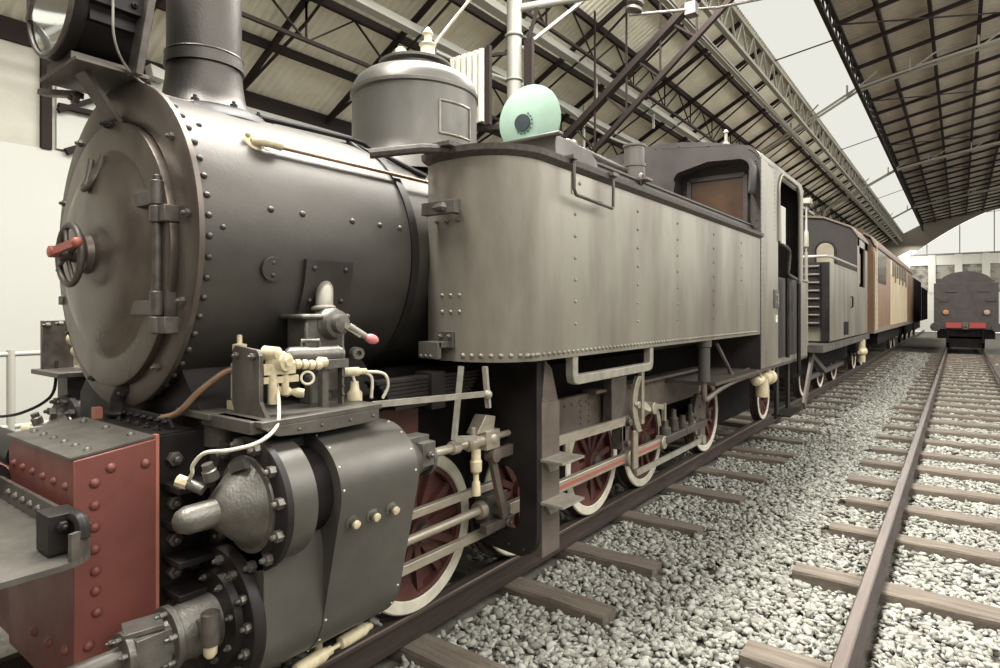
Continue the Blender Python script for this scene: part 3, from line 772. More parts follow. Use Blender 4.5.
# --- cylinders (right side, mirrored for the left)
VX, VZ, VR = -2.42, 1.067, .25
CX, CZ, CR = -2.57, .54, .275
def bolt_parts(items, name, mt, par, mirror=False):
    for p, d, r, h in items:
        m = MB(); m.bolt(p, d, r, h)
        (m.mir(XC) if mirror else m).build(name, mt, par)
def cylinder_side(mirror):
    def B(mb, name, mt, par=None, **k):
        if mirror: mb = mb.mir(XC)
        return mb.build(name, mt, par or eng, **k)
    hullpts = arc(VX, VZ, VR, 0, 360, 60) + arc(CX, CZ, CR, 0, 360, 60)
    m = MB(); m.prism(hull(hullpts), 'y', 1.735, 2.215)
    cl = B(m, 'cylinder_cladding', 'clad')
    m = MB(); m.prism(hull([(x, z) for x, z in arc(CX, CZ, CR - .004, 0, 360, 48) + arc(-2.50, .80, .2, 0, 360, 40)]), 'y', 1.44, 1.74)
    m.prism([(-2.75, .3), (-2.5, .3), (-2.35, .9), (-2.45, 1.3), (-2.75, 1.3)], 'y', 1.45, 2.1)
    B(m, 'cylinder_casting', 'clad', cl)
    m = MB(); m.lathe((VX, 1.49, VZ), Yd, [(-.02, .262), (.115, .262), (.12, .19)], 56)
    vch = B(m, 'valve_chest', 'clad')
    m = MB(); m.lathe((VX, 1.60, VZ), Yd, [(0, .195), (.135, .195)], 48)
    B(m, 'valve_chest_neck', 'soot', vch)
    m = MB()
    hl = hull([(x, z) for x, z in hullpts if True])
    for y in (1.75, 2.195):
        for i in range(0, len(hl), 4):
            x, z = hl[i]
            if x > -2.5: m.rivet((x, y, z), (x - (-2.52), 0, z - .8), .006)
    for y in (1.9, 2.05):
        for z in (1.2, .66): 
            x = -2.235 if z > 1 else -2.345; m.rivet((x, y, z), (1, 0, .3 if z > 1 else -.3), .006)
    B(m, 'cladding_screws', 'tyre', cl)
    m = MB(); m.lathe((VX, 2.215, VZ), Yd, [(0, .20), (.01, .215), (.03, .215), (.035, .19)], 40); m.lathe((CX, 2.215, CZ), Yd, [(0, .22), (.03, .22), (.04, .15), (.08, .1), (.1, .06), (.16, .055)], 36)
    B(m, 'cylinder_back_cover', 'clad', cl)
    m = MB(); m.lathe((VX, 2.24, VZ), Yd, [(0, .185), (.05, .165), (.12, .12), (.2, .085), (.25, .08), (.25, .105), (.275, .105), (.275, .04)], 36)
    m.box(VX - .05, VX + .05, 2.36, 2.5, VZ + .06, VZ + .13); m.box(VX + .02, VX + .1, 2.4, 2.5, VZ - .03, VZ + .1)
    m.bolt((VX + .1, 2.45, VZ + .03), (1, 0, 0), .022, .025)
    B(m, 'valve_back_cover', 'cast', bevel=.004)
    # front valve cover
    m = MB(); m.lathe((VX, 1.44, VZ), Yd, [(0, .0), (0, .276), (.006, .284), (.034, .284), (.04, .25)], 56, False)
    vfl = B(m, 'valve_flange', 'black')
    m = MB(); m.lathe((VX, 1.442, VZ), (0, -1, 0), [(0, .205), (.012, .203), (.014, .18), (.03, .165), (.07, .135), (.11, .10), (.14, .075), (.15, .058), (.26, .055), (.29, .043), (.305, .024), (.308, 0)], 48, False)
    vc = B(m, 'valve_front_cover', 'cast')
    bolt_parts([((VX + .255 * math.cos(a), 1.44, VZ + .255 * math.sin(a)), (0, -1, 0), .024, .035) for a in [2 * PI * i / 12 + .2 for i in range(12)]], 'cover_bolt', 'bolt', vc, mirror)
    m = MB(); m.lathe((VX - .03, 1.30, VZ + .13), (0, -.3, 1), [(0, .03), (.04, .03), (.045, .022), (.07, .022)], 14); m.bar((VX - .02, 1.38, VZ + .16), (VX + .06, 1.40, VZ + .19), .03, .04)
    m.tube([(VX - .04, 1.27, VZ + .09), (VX - .10, 1.23, VZ + .12)], .022, 10)
    B(m, 'cover_spigot', 'cast', vc)
    m = MB(); m.lathe((VX - .095, 1.235, VZ + .115), (-.6, -.5, .3), [(0, .026), (.045, .026), (.05, .015)], 8)
    B(m, 'pipe_union', 'cream', vc, label='cream pipe union nut')
    # lower front cover
    m = MB(); m.lathe((CX, 1.39, CZ + .03), Yd, [(0, .14), (0, .285), (.012, .292), (.05, .292), (.055, .26)], 56, False)
    m.lathe((CX, 1.38, CZ + .03), Yd, [(-.02, .1), (-.02, .2), (.02, .21)], 40, False)
    lc = B(m, 'cylinder_front_cover', 'black')
    if not mirror:
        bolt_parts([((CX + .25 * math.cos(a), 1.39, CZ + .03 + .25 * math.sin(a)), (0, -1, 0), .02, .03) for a in [2 * PI * i / 14 + .1 for i in range(14)]], 'cover_bolt', 'bolt', lc)
        bolt_parts([((CX + .17 * math.cos(a), 1.36, CZ + .03 + .17 * math.sin(a)), (0, -1, 0), .014, .02) for a in [2 * PI * i / 8 + .3 for i in range(8)]], 'inner_bolt', 'bolt', lc)
    m = MB(); z = CZ + .02
    m.lathe((CX, 1.37, z), (0, -1, 0), [(0, .115), (.17, .108), (.175, .125), (.20, .125), (.205, .09), (.30, .08)], 36)
    m.box(CX - .06, CX + .085, 1.03, 1.16, z - .06, z + .075); m.lathe((CX, 1.04, z), (0, -1, 0), [(0, .09), (.035, .09), (.04, .05)], 24)
    for a in range(6):
        q = a * PI / 3 + .4; m.bolt((CX + .105 * math.cos(q), 1.165, z + .105 * math.sin(q)), (0, -1, 0), .014, .03)
        m.bolt((CX + .07 * math.cos(q), 1.0, z + .07 * math.sin(q)), (0, -1, 0), .012, .02)
    m.bar((CX + .02, 1.15, z + .09), (CX - .02, 1.02, z + .085), .12, .02)
    B(m, 'tail_rod_gland', 'cast', lc, bevel=.003)
    m = MB(); m.cyl((CX, 1.03, z), (CX, .5, z), .040, n=24); B(m, 'tail_rod_tube', 'plate', lc)
    m = MB(); m.lathe((CX + .165, 1.27, z + .06), (0, 0, -1), [(-.06, .03), (-.055, .037), (0, .037), (.07, .034)], 16); m.bar((CX + .165, 1.27, z + .05), (CX + .08, 1.27, z + .05), .04, .04)
    cup = B(m, 'oil_cup', 'iron')
    m = MB(); m.lathe((CX + .165, 1.27, z - .008), (0, 0, -1), [(0, .028), (.04, .026), (.055, .015), (.058, 0)], 16, False)
    B(m, 'cup_bottom', 'cream', cup, label='cream oil cup bottom')
    # plugs on the side
    for y in (1.81, 1.93, 2.05):
        m = MB(); m.lathe((-2.22, y, .94), (1, 0, -.25), [(0, .034), (.03, .034), (.035, .024), (.055, .024)], 16)
        B(m, 'indicator_plug', 'cast', cl)
        m = MB(); m.lathe((-2.166, y, .931), (1, 0, -.25), [(0, .019), (.014, .019), (.018, .01)], 12)
        B(m, 'plug_cap', 'cream', cl, label='cream plug cap')
    # drain cocks
    for y, x in ((2.08, -2.50), (1.80, -2.47)):
        m = MB(); m.lathe((x, y, .215), (.0, 1, .06), [(-.13, .008), (-.10, .012), (-.09, .03), (-.05, .034), (.06, .034), (.09, .022), (.11, .022), (.12, .01), (.16, .01)], 14)
        m.cyl((x - .03, y + .06, .22), (x - .03, y + .06, .30), .018, n=12)
        B(m, 'drain_cock', 'cream', cl, label='cream drain cock turnbuckle under the cylinder')
    m = MB(); m.bolt((-2.5, 2.19, .25), (.5, .5, -.5), .02, .05); m.lathe((-2.52, 1.5, .25), (.2, -.2, -1), [(0, .05), (.03, .05), (.04, .02)], 14)
    B(m, 'drain_bolt', 'bolt', cl)
cylinder_side(False)
cylinder_side(True)

# --- lubricator table
m = MB()
m.box(-2.75, -2.15, 1.32, 1.98, 1.43, 1.455)
m.prism([(1.32, 1.43), (1.96, 1.43), (1.96, 1.375), (1.62, 1.37), (1.40, 1.385)], 'x', -2.165, -2.15)
for y in (1.5, 1.62, 1.78, 1.92): m.rivet((-2.15, y, 1.402), (1, 0, 0), .010)
m.box(-2.6, -2.2, 1.30, 1.36, 1.40, 1.455); m.box(-2.8, -2.50, 1.28, 1.42, 1.43, 1.46)
m.cyl((-2.58, 1.39, 1.3), (-2.58, 1.39, 1.43), .08, n=16)
tab = m.build('lubricator_table', 'plate', eng, bevel=.003)
m = MB(); m.prism(hull(arc(-2.53, 1.88, .10, 0, 360, 24) + [(-2.60, 1.74), (-2.60, 1.98), (-2.44, 1.74)]), 'z', 1.50, 1.885)
m.box(-2.61, -2.41, 1.70, 2.0, 1.875, 1.90); m.box(-2.62, -2.50, 1.80, 1.95, 1.45, 1.60); m.box(-2.5, -2.4, 1.74, 1.84, 1.45, 1.6)
lub = m.build('lubricator', 'cast', eng, bevel=.012)
m = MB(); m.lathe((-2.43, 1.89, 1.85), (1, 0, 0), [(-.05, .085), (0, .085), (.012, .075), (.05, .07), (.055, .05), (.09, .045), (.095, .02)], 28)
for a in range(6): m.bolt((-2.42, 1.89 + .06 * math.cos(a), 1.85 + .06 * math.sin(a)), (1, 0, 0), .01, .012)
m.build('ratchet_drum', 'cast', lub)
m = MB(); m.bar((-2.35, 1.90, 1.85), (-2.31, 1.98, 1.79), .03, .03); m.tube([(-2.33, 1.92, 1.84), (-2.30, 2.0, 1.785)], .017, 10)
m.build('crank_arm', 'greybar', lub)
m = MB(); m.ball((-2.285, 2.03, 1.77), .026, (.3, .8, -.3), 16, 1.5); m.build('crank_knob', 'pink', lub, label='pink crank knob')
m = MB(); m.lathe((-2.40, 1.62, 1.70), (.3, 1, 0), [(-.02, .03), (0, .044), (.02, .044), (.08, .044), (.1, .04), (.22, .042), (.24, .045), (.25, .025), (.252, .0)], 20, False)
m.torus((-2.33, 1.865, 1.70), (.3, 1, 0), .03, .014, 20, 8); m.tube([(-2.39, 1.68, 1.74), (-2.39, 1.68, 1.77), (-2.36, 1.76, 1.77), (-2.36, 1.76, 1.74)], .01, 8)
m.build('check_valve_barrel', 'cast', lub)
m = MB(); m.bar((-2.30, 1.74, 1.45), (-2.30, 1.74, 1.67), .035, .035, (0, 1, 0)); m.bar((-2.32, 1.86, 1.43), (-2.32, 1.86, 1.80), .035, .012, (0, 1, 0)); m.box(-2.37, -2.26, 1.72, 1.86, 1.64, 1.68)
for k in range(6): m.rivet((-2.30, 1.86, 1.5 + .045 * k), (1, -.3, 0), .007)
m.lathe((-2.30, 1.95, 1.70), (1, -.4, 0), [(-.05, .03), (0, .03), (.02, .03), (.02, .014), (.0, .014)], 16)
m.build('lubricator_leg', 'cast', lub)
m = MB()
m.lathe((-2.36, 1.98, 1.60), (.4, .6, 0), [(-.05, .024), (.02, .024), (.03, .016), (.06, .016)], 12)
m.lathe((-2.36, 1.98, 1.49), (0, 0, 1), [(-.04, .04), (.0, .04), (.02, .025), (.06, .02)], 12)
m.build('oil_fitting', 'cream', lub)
m = MB(); m.tube([(-2.33, 2.02, 1.60), (-2.27, 2.10, 1.585), (-2.26, 2.12, 1.52), (-2.28, 2.10, 1.455)], .008, 8, True)
m.tube([(-2.35, 2.0, 1.60), (-2.31, 2.05, 1.57), (-2.31, 2.05, 1.46)], .008, 8, True); m.tube([(-2.36, 1.97, 1.58), (-2.35, 1.99, 1.5), (-2.34, 2.0, 1.45)], .007, 8, True)
m.build('oil_pipe', 'whitecream', lub)
# pump with cream valves
m = MB(); m.prism([(-2.50, 1.735), (-2.475, 1.76), (-2.30, 1.745), (-2.28, 1.72), (-2.28, 1.52), (-2.20, 1.42), (-2.30, 1.36), (-2.47, 1.44), (-2.50, 1.50)], 'y', 1.39, 1.41)
for x in (-2.455, -2.325): m.bolt((x, 1.39, 1.715), (0, -1, 0), .017, .02)
pump = m.build('pump_bracket', 'iron', eng, bevel=.006)
m = MB()
m.lathe((-2.28, 1.60, 1.615), (1, .1, 0), [(-.06, .05), (0, .05), (.01, .042), (.035, .042), (.04, .02), (.05, .02)], 24)
m.lathe((-2.32, 1.56, 1.655), (1, .3, 0), [(-.03, .035), (.05, .03), (.06, .015)], 16)
m.cyl((-2.30, 1.56, 1.42), (-2.30, 1.56, 1.60), .022, n=14); m.cyl((-2.28, 1.62, 1.46), (-2.28, 1.62, 1.60), .018, n=14)
m.bar((-2.32, 1.52, 1.53), (-2.26, 1.68, 1.535), .03, .03); m.bar((-2.32, 1.52, 1.58), (-2.26, 1.66, 1.585), .04, .05)
for k in range(5): m.lathe((-2.29 + .01 * k, 1.66 + .035 * k, 1.60 - .003 * k), (.3, 1, 0), [(-.012, .012), (-.01, .024), (.01, .024), (.02, .014)], 12)
m.lathe((-2.26, 1.80, 1.60), (.3, 1, 0), [(0, .018), (.01, .028), (.05, .024), (.06, .012)], 14)
m.lathe((-2.27, 1.65, 1.47), (.6, .6, -.1), [(-.06, .02), (-.02, .026), (0, .014), (.03, .024), (.06, .02)], 12)
m.v = [(x + .02, 1.42 + (y - 1.52) * .85, 1.47 + (z - 1.42) * .95 + .035) for x, y, z in m.v]
m.build('pump_valves', 'cream', pump, label='cluster of cream brass valves')
m = MB(); m.lathe((-2.54, 1.45, 1.50), (0, 0, 1), [(0, .03), (.01, .038), (.17, .038), (.18, .026), (.22, .026), (.225, .032), (.26, .032), (.265, .012), (.30, .012), (.305, .005)], 18)
m.box(-2.58, -2.50, 1.41, 1.49, 1.455, 1.5)
m.build('pump_cylinder', 'cream', pump)
m = MB(); m.torus((-2.23, 1.60, 1.61), (.8, -.4, .2), .028, .006, 26, 8)
m.build('pipe_loop', 'whitecream', pump)
m = MB(); m.tube([(-2.45, 1.60, 1.56), (-2.36, 1.55, 1.48), (-2.30, 1.50, 1.40), (-2.27, 1.40, 1.355), (-2.31, 1.30, 1.335), (-2.389, 1.24, 1.324), (-2.444, 1.22, 1.272), (-2.46, 1.225, 1.235), (-2.50, 1.23, 1.20)], .008, 10, True)
m.build('oil_delivery_pipe', 'whitecream', eng)
for o in (tab, lub, pump): o.location = (-.15, .11, -.03)
# left-hand lubricator, seen beyond the smokebox
m = MB(); m.box(-4.78, -4.30, 1.38, 1.9, 1.47, 1.50); m.box(-4.62, -4.45, 1.48, 1.62, .9, 1.47)
m.prism([(1.42, 1.50), (1.60, 1.50), (1.60, 1.82), (1.42, 1.82)], 'x', -4.74, -4.70); m.bolt((-4.70, 1.46, 1.79), (0, -1, 0), .02, .03); m.bolt((-4.6, 1.5, 1.8), (0, -1, 0), .02, .03)
m.v = [(x - .13, y, z) for x, y, z in m.v]; ll = m.build('far_side_pump', 'iron', eng, bevel=.006)
m = MB()
m.ball((-4.55, 1.55, 1.70), .045); m.ball((-4.52, 1.56, 1.62), .04); m.cyl((-4.58, 1.58, 1.52), (-4.58, 1.58, 1.76), .022, n=12); m.cyl((-4.5, 1.6, 1.52), (-4.5, 1.6, 1.72), .02, n=12); m.ball((-4.48, 1.56, 1.77), .05); m.box(-4.46, -4.36, 1.55, 1.62, 1.53, 1.7)
m.v = [(x - .13, y, z) for x, y, z in m.v]; m.build('far_side_valves', 'cream', ll)
m = MB(); m.ball((-4.66, 1.62, 2.0), .07, (.2, 0, 1), 16, 1.2); m.cyl((-4.62, 1.62, 1.82), (-4.66, 1.62, 1.97), .035, n=12)
m.v = [(x - .13, y, z) for x, y, z in m.v]; m.build('far_side_handle', 'soot', ll)
m = MB(); m.tube([(-4.70, 1.50, 1.55), (-4.68, 1.48, 1.36), (-4.76, 1.44, 1.27), (-4.9, 1.36, 1.20), (-5.05, 1.3, 1.17), (-5.15, 1.28, 1.17)], .010, 8, True)
m.v = [(x - .13, y, z) for x, y, z in m.v]; m.build('far_side_cable', 'black', ll)
m = MB(); m.cyl((-5.0, .97, 1.21), (-3.52, .97, 1.21), .075, n=20)
m.build('front_pipe', 'black', eng)

# --- side tanks
TX = -2.05
def tank_plan(off=0.):
    x = TX - off; y0 = 2.80 + off; r = .36 - off
    return [(XC + .76, y0 + .05), (XC + .9, y0)] + arc(x - r - .0, y0 + r, r, -90, 0, 14) + [(x, 8.3)]
def rest(path): return [(p[0], p[1]) for p in path]
for mirror in (False, True):
    P = tank_plan()
    m = MB(); m.prism(P + [(XC + .76, 8.3)], 'z', 1.58, 2.82)
    if not mirror:
        for y in (3.57, 4.56, 5.42, 6.44, 7.45):
            for k in range(7): m.rivet((TX, y, 1.80 + .146 * k), (1, 0, 0), .014)
        for k in range(87): m.rivet((TX, 3.0 + .06 * k, 1.618), (1, 0, 0), .016)
        for a in np.arange(-85, -5, 9.5): m.rivet((TX - .36 + .36 * math.cos(math.radians(a)), 3.16 + .36 * math.sin(math.radians(a)), 1.618), (math.cos(math.radians(a)), math.sin(math.radians(a)), 0), .016)
        for i in range(3):
            for k in range(2): m.rivet((-2.545 + .07 * i, 2.80, 1.88 + .10 * k), (0, -1, 0), .013)
        m2 = m
    else: m2 = m.mir(XC)
    tk = m2.build('side_tank', 'tank', eng)
    m = MB(); m.sweep(P, [(-.01, 2.80), (.015, 2.81), (.045, 2.83), (.05, 2.865), (-.03, 2.865), (-.03, 2.80)])
    (m.mir(XC) if mirror else m).build('tank_rim', 'rim', tk)
    m = MB(); Q = [(TX - .16, 3.5), (TX - .14, 4.1), (TX - .12, 8.3)]
    m.sweep(Q, [(0, 2.86), (.012, 2.86), (.012, 2.975), (.03, 2.98), (.03, 2.995), (-.03, 2.995), (-.03, 2.98), (0, 2.975)])
    (m.mir(XC) if mirror else m).build('tank_coaming', 'rim', tk)
    if mirror: continue
    m = MB(); m.tube([(-2.03, 3.44, 2.86), (-1.985, 3.44, 2.84), (-1.985, 3.44, 2.67), (-1.985, 3.47, 2.635), (-1.985, 3.98, 2.615), (-1.985, 4.0, 2.63), (-1.985, 4.0, 2.82), (-2.03, 4.0, 2.85)], .012, 8)
    m.box(-2.06, -1.97, 3.41, 3.47, 2.86, 2.885); m.box(-2.06, -1.97, 3.97, 4.06, 2.85, 2.875)
    m.build('tank_step_loop', 'iron', tk)
    m = MB(); m.box(TX - .005, TX + .006, 3.52, 3.96, 2.66, 2.80); m.rivet((TX + .006, 3.62, 2.74), (1, 0, 0), .014); m.build('patch_plate', 'tank', tk)
    m = MB(); y = 2.80
    m.tube([(-2.60, y - .06, 2.50), (-2.44, y - .10, 2.50), (-2.40, y - .02, 2.49)], .03, 8)
    m.bar((-2.62, y - .08, 2.50), (-2.36, y - .075, 2.50), .05, .075)
    for x in (-2.58, -2.5, -2.41): m.bolt((x, y, 2.55), (0, -1, 0), .012, .02); m.bolt((x, y, 2.43), (0, -1, 0), .012, .02)
    m.build('tank_grab_bracket', 'plate', tk, bevel=.006)
    m = MB(); m.box(-2.56, -2.44, y - .02, y, 1.66, 1.76); m.box(-2.62, -2.46, y - .12, y - .01, 1.665, 1.70); m.box(-2.62, -2.46, y - .13, y - .10, 1.60, 1.70)
    for x in (-2.60, -2.56, -2.52): m.rivet((x, y - .13, 1.615), (0, -1, 0), .012)
    for x in (-2.54, -2.47): m.bolt((x, y - .02, 1.73), (0, -1, 0), .016, .012)
    m.build('tank_front_step', 'plate', tk, bevel=.008)
    m = MB(); m.tube([(-2.75, 2.4, 2.80), (-2.55, 2.62, 2.845), (-2.46, 2.78, 2.86)], .03, 8); m.box(-2.68, -2.40, 2.70, 2.86, 2.865, 2.89)
    m.build('tank_walkway', 'rim', tk)
# ledge ring hook and top whistle pipe
m = MB(); m.torus((-2.17, 4.9, 2.995), (1, .2, 0), .05, .014, 24, 8); m.box(-2.2, -2.1, 4.84, 4.98, 2.99, 3.01)
m.build('lifting_ring', 'iron', eng)
m = MB(); m.lathe((-2.85, 6.25, 2.82), (0, 0, 1), [(0, .12), (.62, .12), (.63, .13), (.66, .13), (.665, .11), (.84, .11), (.85, .125), (.87, .125), (.875, .1)], 28)
m.build('tank_vent_pipe', 'clad', eng)
m = MB(); m.prism([(3.40, 2.86), (3.98, 2.86), (3.98, 2.96), (3.86, 3.02), (3.40, 3.035)], 'x', -2.62, -2.10)
m.box(-2.66, -2.05, 3.36, 3.42, 3.02, 3.04)
fb = m.build('tank_filler_box', 'clad', eng, bevel=.006)
m = MB(); m.sweep([(-2.13, 3.5), (-2.07, 3.75), (-2.09, 4.15)], [(0, 2.87), (.02, 2.87), (.02, 2.90), (0, 2.90)])
m.build('filler_base', 'rim', fb)
# pipe run along the tank top behind the filler
m = MB(); m.tube([(-3.2, 5.0, 3.0), (-3.0, 5.0, 3.45), (-2.95, 5.2, 3.45), (-2.9, 6.3, 3.40)], .03, 10, True); m.torus((-2.97, 5.1, 3.45), (0, 1, 0), .05, .02, 20, 8)
m.build('steam_manifold_pipe', 'clad', eng)

# --- under the tank
m = MB()
L = [(3.56, 1.60), (3.56, 1.45), (3.58, 1.40), (3.63, 1.385), (4.82, 1.385), (4.88, 1.40), (4.90, 1.45), (4.90, 1.60)]
I = [(3.63, 1.60), (3.63, 1.50), (3.63, 1.46), (3.65, 1.45), (4.80, 1.45), (4.83, 1.455), (4.83, 1.50), (4.83, 1.60)]
m.prism(L + I[::-1], 'x', -2.12, -2.06)
m.build('hanging_step_bar', 'greybar', eng, bevel=.006)
m = MB(); m.box(-2.24, -2.19, 3.38, 3.60, .26, 1.28); m.prism([(3.38, 1.28), (3.58, 1.28), (3.5, 1.50), (3.42, 1.56)], 'x', -2.24, -2.19)
colm = m.build('step_hanger', 'brownframe', eng, bevel=.004)
for z in (.905, .625):
    m = MB(); m.box(-2.24, -2.02, 3.36, 3.64, z - .008, z + .008); m.prism([(3.4, z), (3.6, z), (3.55, z - .09), (3.45, z - .09)], 'x', -2.19, -2.17)
    m.build('step_tread', 'greybar', colm)
m = MB()
hole_r = [(-2.33, .52), (-2.33, .70), (-2.36, .80), (-2.42, .84), (-2.52, .84)]
out = [(-2.19, 1.55), (-2.19, .45), (-2.20, .36), (-2.24, .30), (-2.32, .26), (-2.62, .28), (-2.70, .36), (-2.60, .42), (-2.40, .42), (-2.35, .45)] + hole_r + [(-2.52, .90), (-2.75, .90), (-2.75, 1.55)]
m.prism(out, 'y', 3.32, 3.375)
for x, z in ((-2.3, .31), (-2.42, .32), (-2.55, .34)): m.rivet((x, 3.32, z), (0, -1, 0), .016)
m.build('motion_plate', 'black', eng, bevel=.006)
m = MB()
m.bar((-2.34, 2.74, 1.56), (-2.36, 2.70, 1.13), .03, .02, (0, 1, 0)); m.bar((-2.36, 2.70, 1.14), (-2.34, 2.88, 1.115), .02, .03)
m.build('reach_hanger', 'greybar', eng)
m = MB(); m.bar((-2.33, 2.05, 1.42), (-2.19, 2.80, 1.405), .012, .032); m.bar((-2.21, 2.80, 1.56), (-2.20, 2.82, 1.32), .03, .02, (0, 1, 0)); m.ball((-2.19, 2.80, 1.40), .028)
m.build('lubricator_drive_rod', 'greybar', eng)
m = MB()
for k in range(8): m.box(-2.62, -2.52, 2.25 + .02 * k, 3.15 - .02 * k, 1.50 - .022 * k - .018, 1.50 - .022 * k)
m.box(-2.64, -2.50, 2.66, 2.78, 1.30, 1.52)
m.build('leaf_spring', 'black', eng)
m = MB(); m.box(-2.74, -2.70, 2.3, 2.75, 1.02, 1.3); m.build('red_frame_plate', 'wheelred', eng)
# frame band
m = MB(); m.box(-2.66, -2.60, 3.4, 7.6, .84, 1.16); m.box(-2.66, -2.52, 4.75, 7.6, 1.16, 1.185)
for k in range(12): m.rivet((-2.60, 3.75 + .12 * k, 1.10), (1, 0, 0), .015)
for k in range(5):
    for j in range(2): m.rivet((-2.60, 4.62 + .14 * j, .92 + .05 * k), (1, 0, 0), .014)
for k in range(22): m.rivet((-2.60, 5.4 + .1 * k, 1.12), (1, 0, 0), .012)
m.build('running_frame', 'brownframe', eng)
# wheels
def wheel(y, R, parent, cw=True, x=-2.71, spokes=12, nm='driving_wheel'):
    m = MB()
    m.lathe((x - .10, y, R), (1, 0, 0), [(0, R * .84), (.09, R * .84), (.09, R * .76), (0, R * .76), (0, R * .84)], 48, False)
    m.lathe((x - .13, y, R), (1, 0, 0), [(0, R * .18), (.15, R * .18), (.15, R * .10)], 24)
    for k in range(spokes):
        a = 2 * PI * k / spokes + .1
        m.bar((x - .05, y + R * .15 * math.cos(a), R + R * .15 * math.sin(a)), (x - .05, y + R * .8 * math.cos(a), R + R * .8 * math.sin(a)), .05, .045, (1, 0, 0))
    if cw: m.prism([(y + R * c, R + R * s) for c, s in arc(0, 0, .78, 150, 270, 12)], 'x', x - .08, x - .015)
    m.lathe((x - .085, y, R), (1, 0, 0), [(0, R * .12), (.012, R * .12), (.012, R * .8), (0, R * .8)], 40, False)
    w_ = m.build(nm, 'wheelred', parent)
    m = MB(); m.lathe((x - .13, y, R), (1, 0, 0), [(0, R * .80), (0, R * 1.06), (.028, R * 1.06), (.035, R), (.125, R * .99), (.125, R * .82), (0, R * .80)], 64, False)
    m.build('wheel_tread', 'rail', w_)
    m = MB(); m.lathe((x - .13, y, R), (1, 0, 0), [(.124, R * .985), (.135, R * .965), (.135, R * .835), (.124, R * .82), (.124, R * .985)], 64, False)
    m.build('tyre', 'tyre', w_, label='white painted tyre face')
    m = MB(); m.lathe((x, y, R), (1, 0, 0), [(0, R * .12), (.05, R * .11), (.06, R * .05)], 20); m.build('axle_end', 'iron', w_)
for y in (2.77, 3.9, 5.05, 6.18): wheel(y, .5, eng)
wheel(8.2, .5, eng, False)
wheel(11.2, .40, eng, False, nm='trailing_wheel')
for y in (2.77, 5.05, 6.18, 8.2):   # far side wheels
    m = MB(); m.lathe((-4.2, y, .5), (1, 0, 0), [(0, .53), (.03, .5), (.13, .5)], 40); m.build('far_side_wheel', 'wheelred', eng)
# slide bars, rods
m = MB(); m.box(-2.57, -2.53, 2.25, 3.34, .675, .725); m.build('slide_bar', 'steel', eng, bevel=.004)
m = MB(); m.box(-2.57, -2.53, 2.25, 3.34, .375, .43); m.build('slide_bar', 'steel', eng, bevel=.004)
m = MB(); m.cyl((-2.57, 2.30, .545), (-2.55, 3.18, .56), .028, n=20)
m.lathe((-2.55, 3.15, .56), Yd, [(0, .055), (.05, .06), (.06, .05), (.12, .05)], 20)
m.build('piston_rod', 'steel', eng)
m = MB(); m.box(-2.61, -2.50, 3.2, 3.42, .46, .65); m.lathe((-2.52, 3.3, .55), (1, 0, 0), [(0, .06), (.06, .055), (.1, .04)], 20); m.box(-2.49, -2.43, 3.1, 3.4, .44, .50)
m.bolt((-2.43, 3.32, .47), (1, 0, 0), .03, .03)
m.build('crosshead', 'iron', eng, bevel=.006)
m = MB(); m.cyl((VX, 2.5, VZ), (VX, 3.0, VZ), .026, n=16); m.cyl((VX, 2.74, VZ), (VX, 2.80, VZ), .04, n=16); m.cyl((VX, 3.1, VZ), (VX, 3.32, VZ), .022, n=14)
m.lathe((VX, 2.88, VZ), Yd, [(0, .034), (.02, .05), (.08, .05), (.1, .042), (.18, .045), (.2, .06), (.24, .06)], 18)
m.box(VX - .04, VX + .05, 3.02, 3.16, VZ - .06, VZ + .06); m.prism([(2.95, VZ + .05), (3.12, VZ + .05), (3.14, VZ + .14), (3.04, VZ + .16)], 'x', VX - .06, VX + .03)
m.cyl((VX + .02, 2.92, VZ + .04), (VX + .02, 2.92, VZ + .10), .018, n=12)
m.build('valve_rod', 'steel', eng, bevel=.003)
m = MB(); m.lathe((VX + .03, 2.94, VZ - .04), (0, 0, -1), [(0, .03), (.06, .03), (.07, .038), (.13, .036), (.15, .018), (.19, .018), (.2, .026), (.28, .03)], 14)
m.build('valve_rod_oiler', 'cream', eng)
m = MB(); m.bar((-2.40, 3.10, .98), (-2.42, 3.27, .52), .035, .05, (0, 1, 0)); m.cyl((-2.44, 3.12, .96), (-2.36, 3.12, .96), .045, n=16); m.bar((-2.40, 3.14, .96), (-2.40, 3.9, .97), .04, .07)
m.build('combination_lever', 'brownframe', eng, bevel=.003)
m = MB(); m.box(-2.55, -2.50, 3.45, 6.9, .455, .545); m.cyl((-2.56, 5.36, .5), (-2.46, 5.36, .5), .085, n=20); m.cyl((-2.56, 6.18, .5), (-2.47, 6.18, .5), .07, n=20)
cr = m.build('coupling_rod', 'steel', eng, bevel=.006)
m = MB(); m.box(-2.505, -2.496, 3.7, 5.25, .485, .515); m.box(-2.505, -2.496, 5.5, 6.1, .485, .515); m.build('rod_flute', 'redlever', cr, label='red painted groove of the rod')
m = MB(); m.bar((-2.46, 5.42, .34), (-2.46, 7.28, .34), .03, .05); m.cyl((-2.5, 7.3, .34), (-2.43, 7.3, .34), .06, n=16); m.bar((-2.48, 7.3, .34), (-2.52, 7.1, .6), .03, .08)
m.build('return_rod', 'greybar', eng)
m = MB(); m.bar((-2.45, 3.64, .90), (-2.45, 5.15, .875), .03, .075); m.box(-2.46, -2.44, 4.1, 4.16, .72, .87); m.box(-2.46, -2.44, 5.1, 5.16, .70, .87)
m.build('eccentric_bar', 'steel', eng)
m = MB(); an = [math.radians(a) for a in range(-28, 29, 4)]
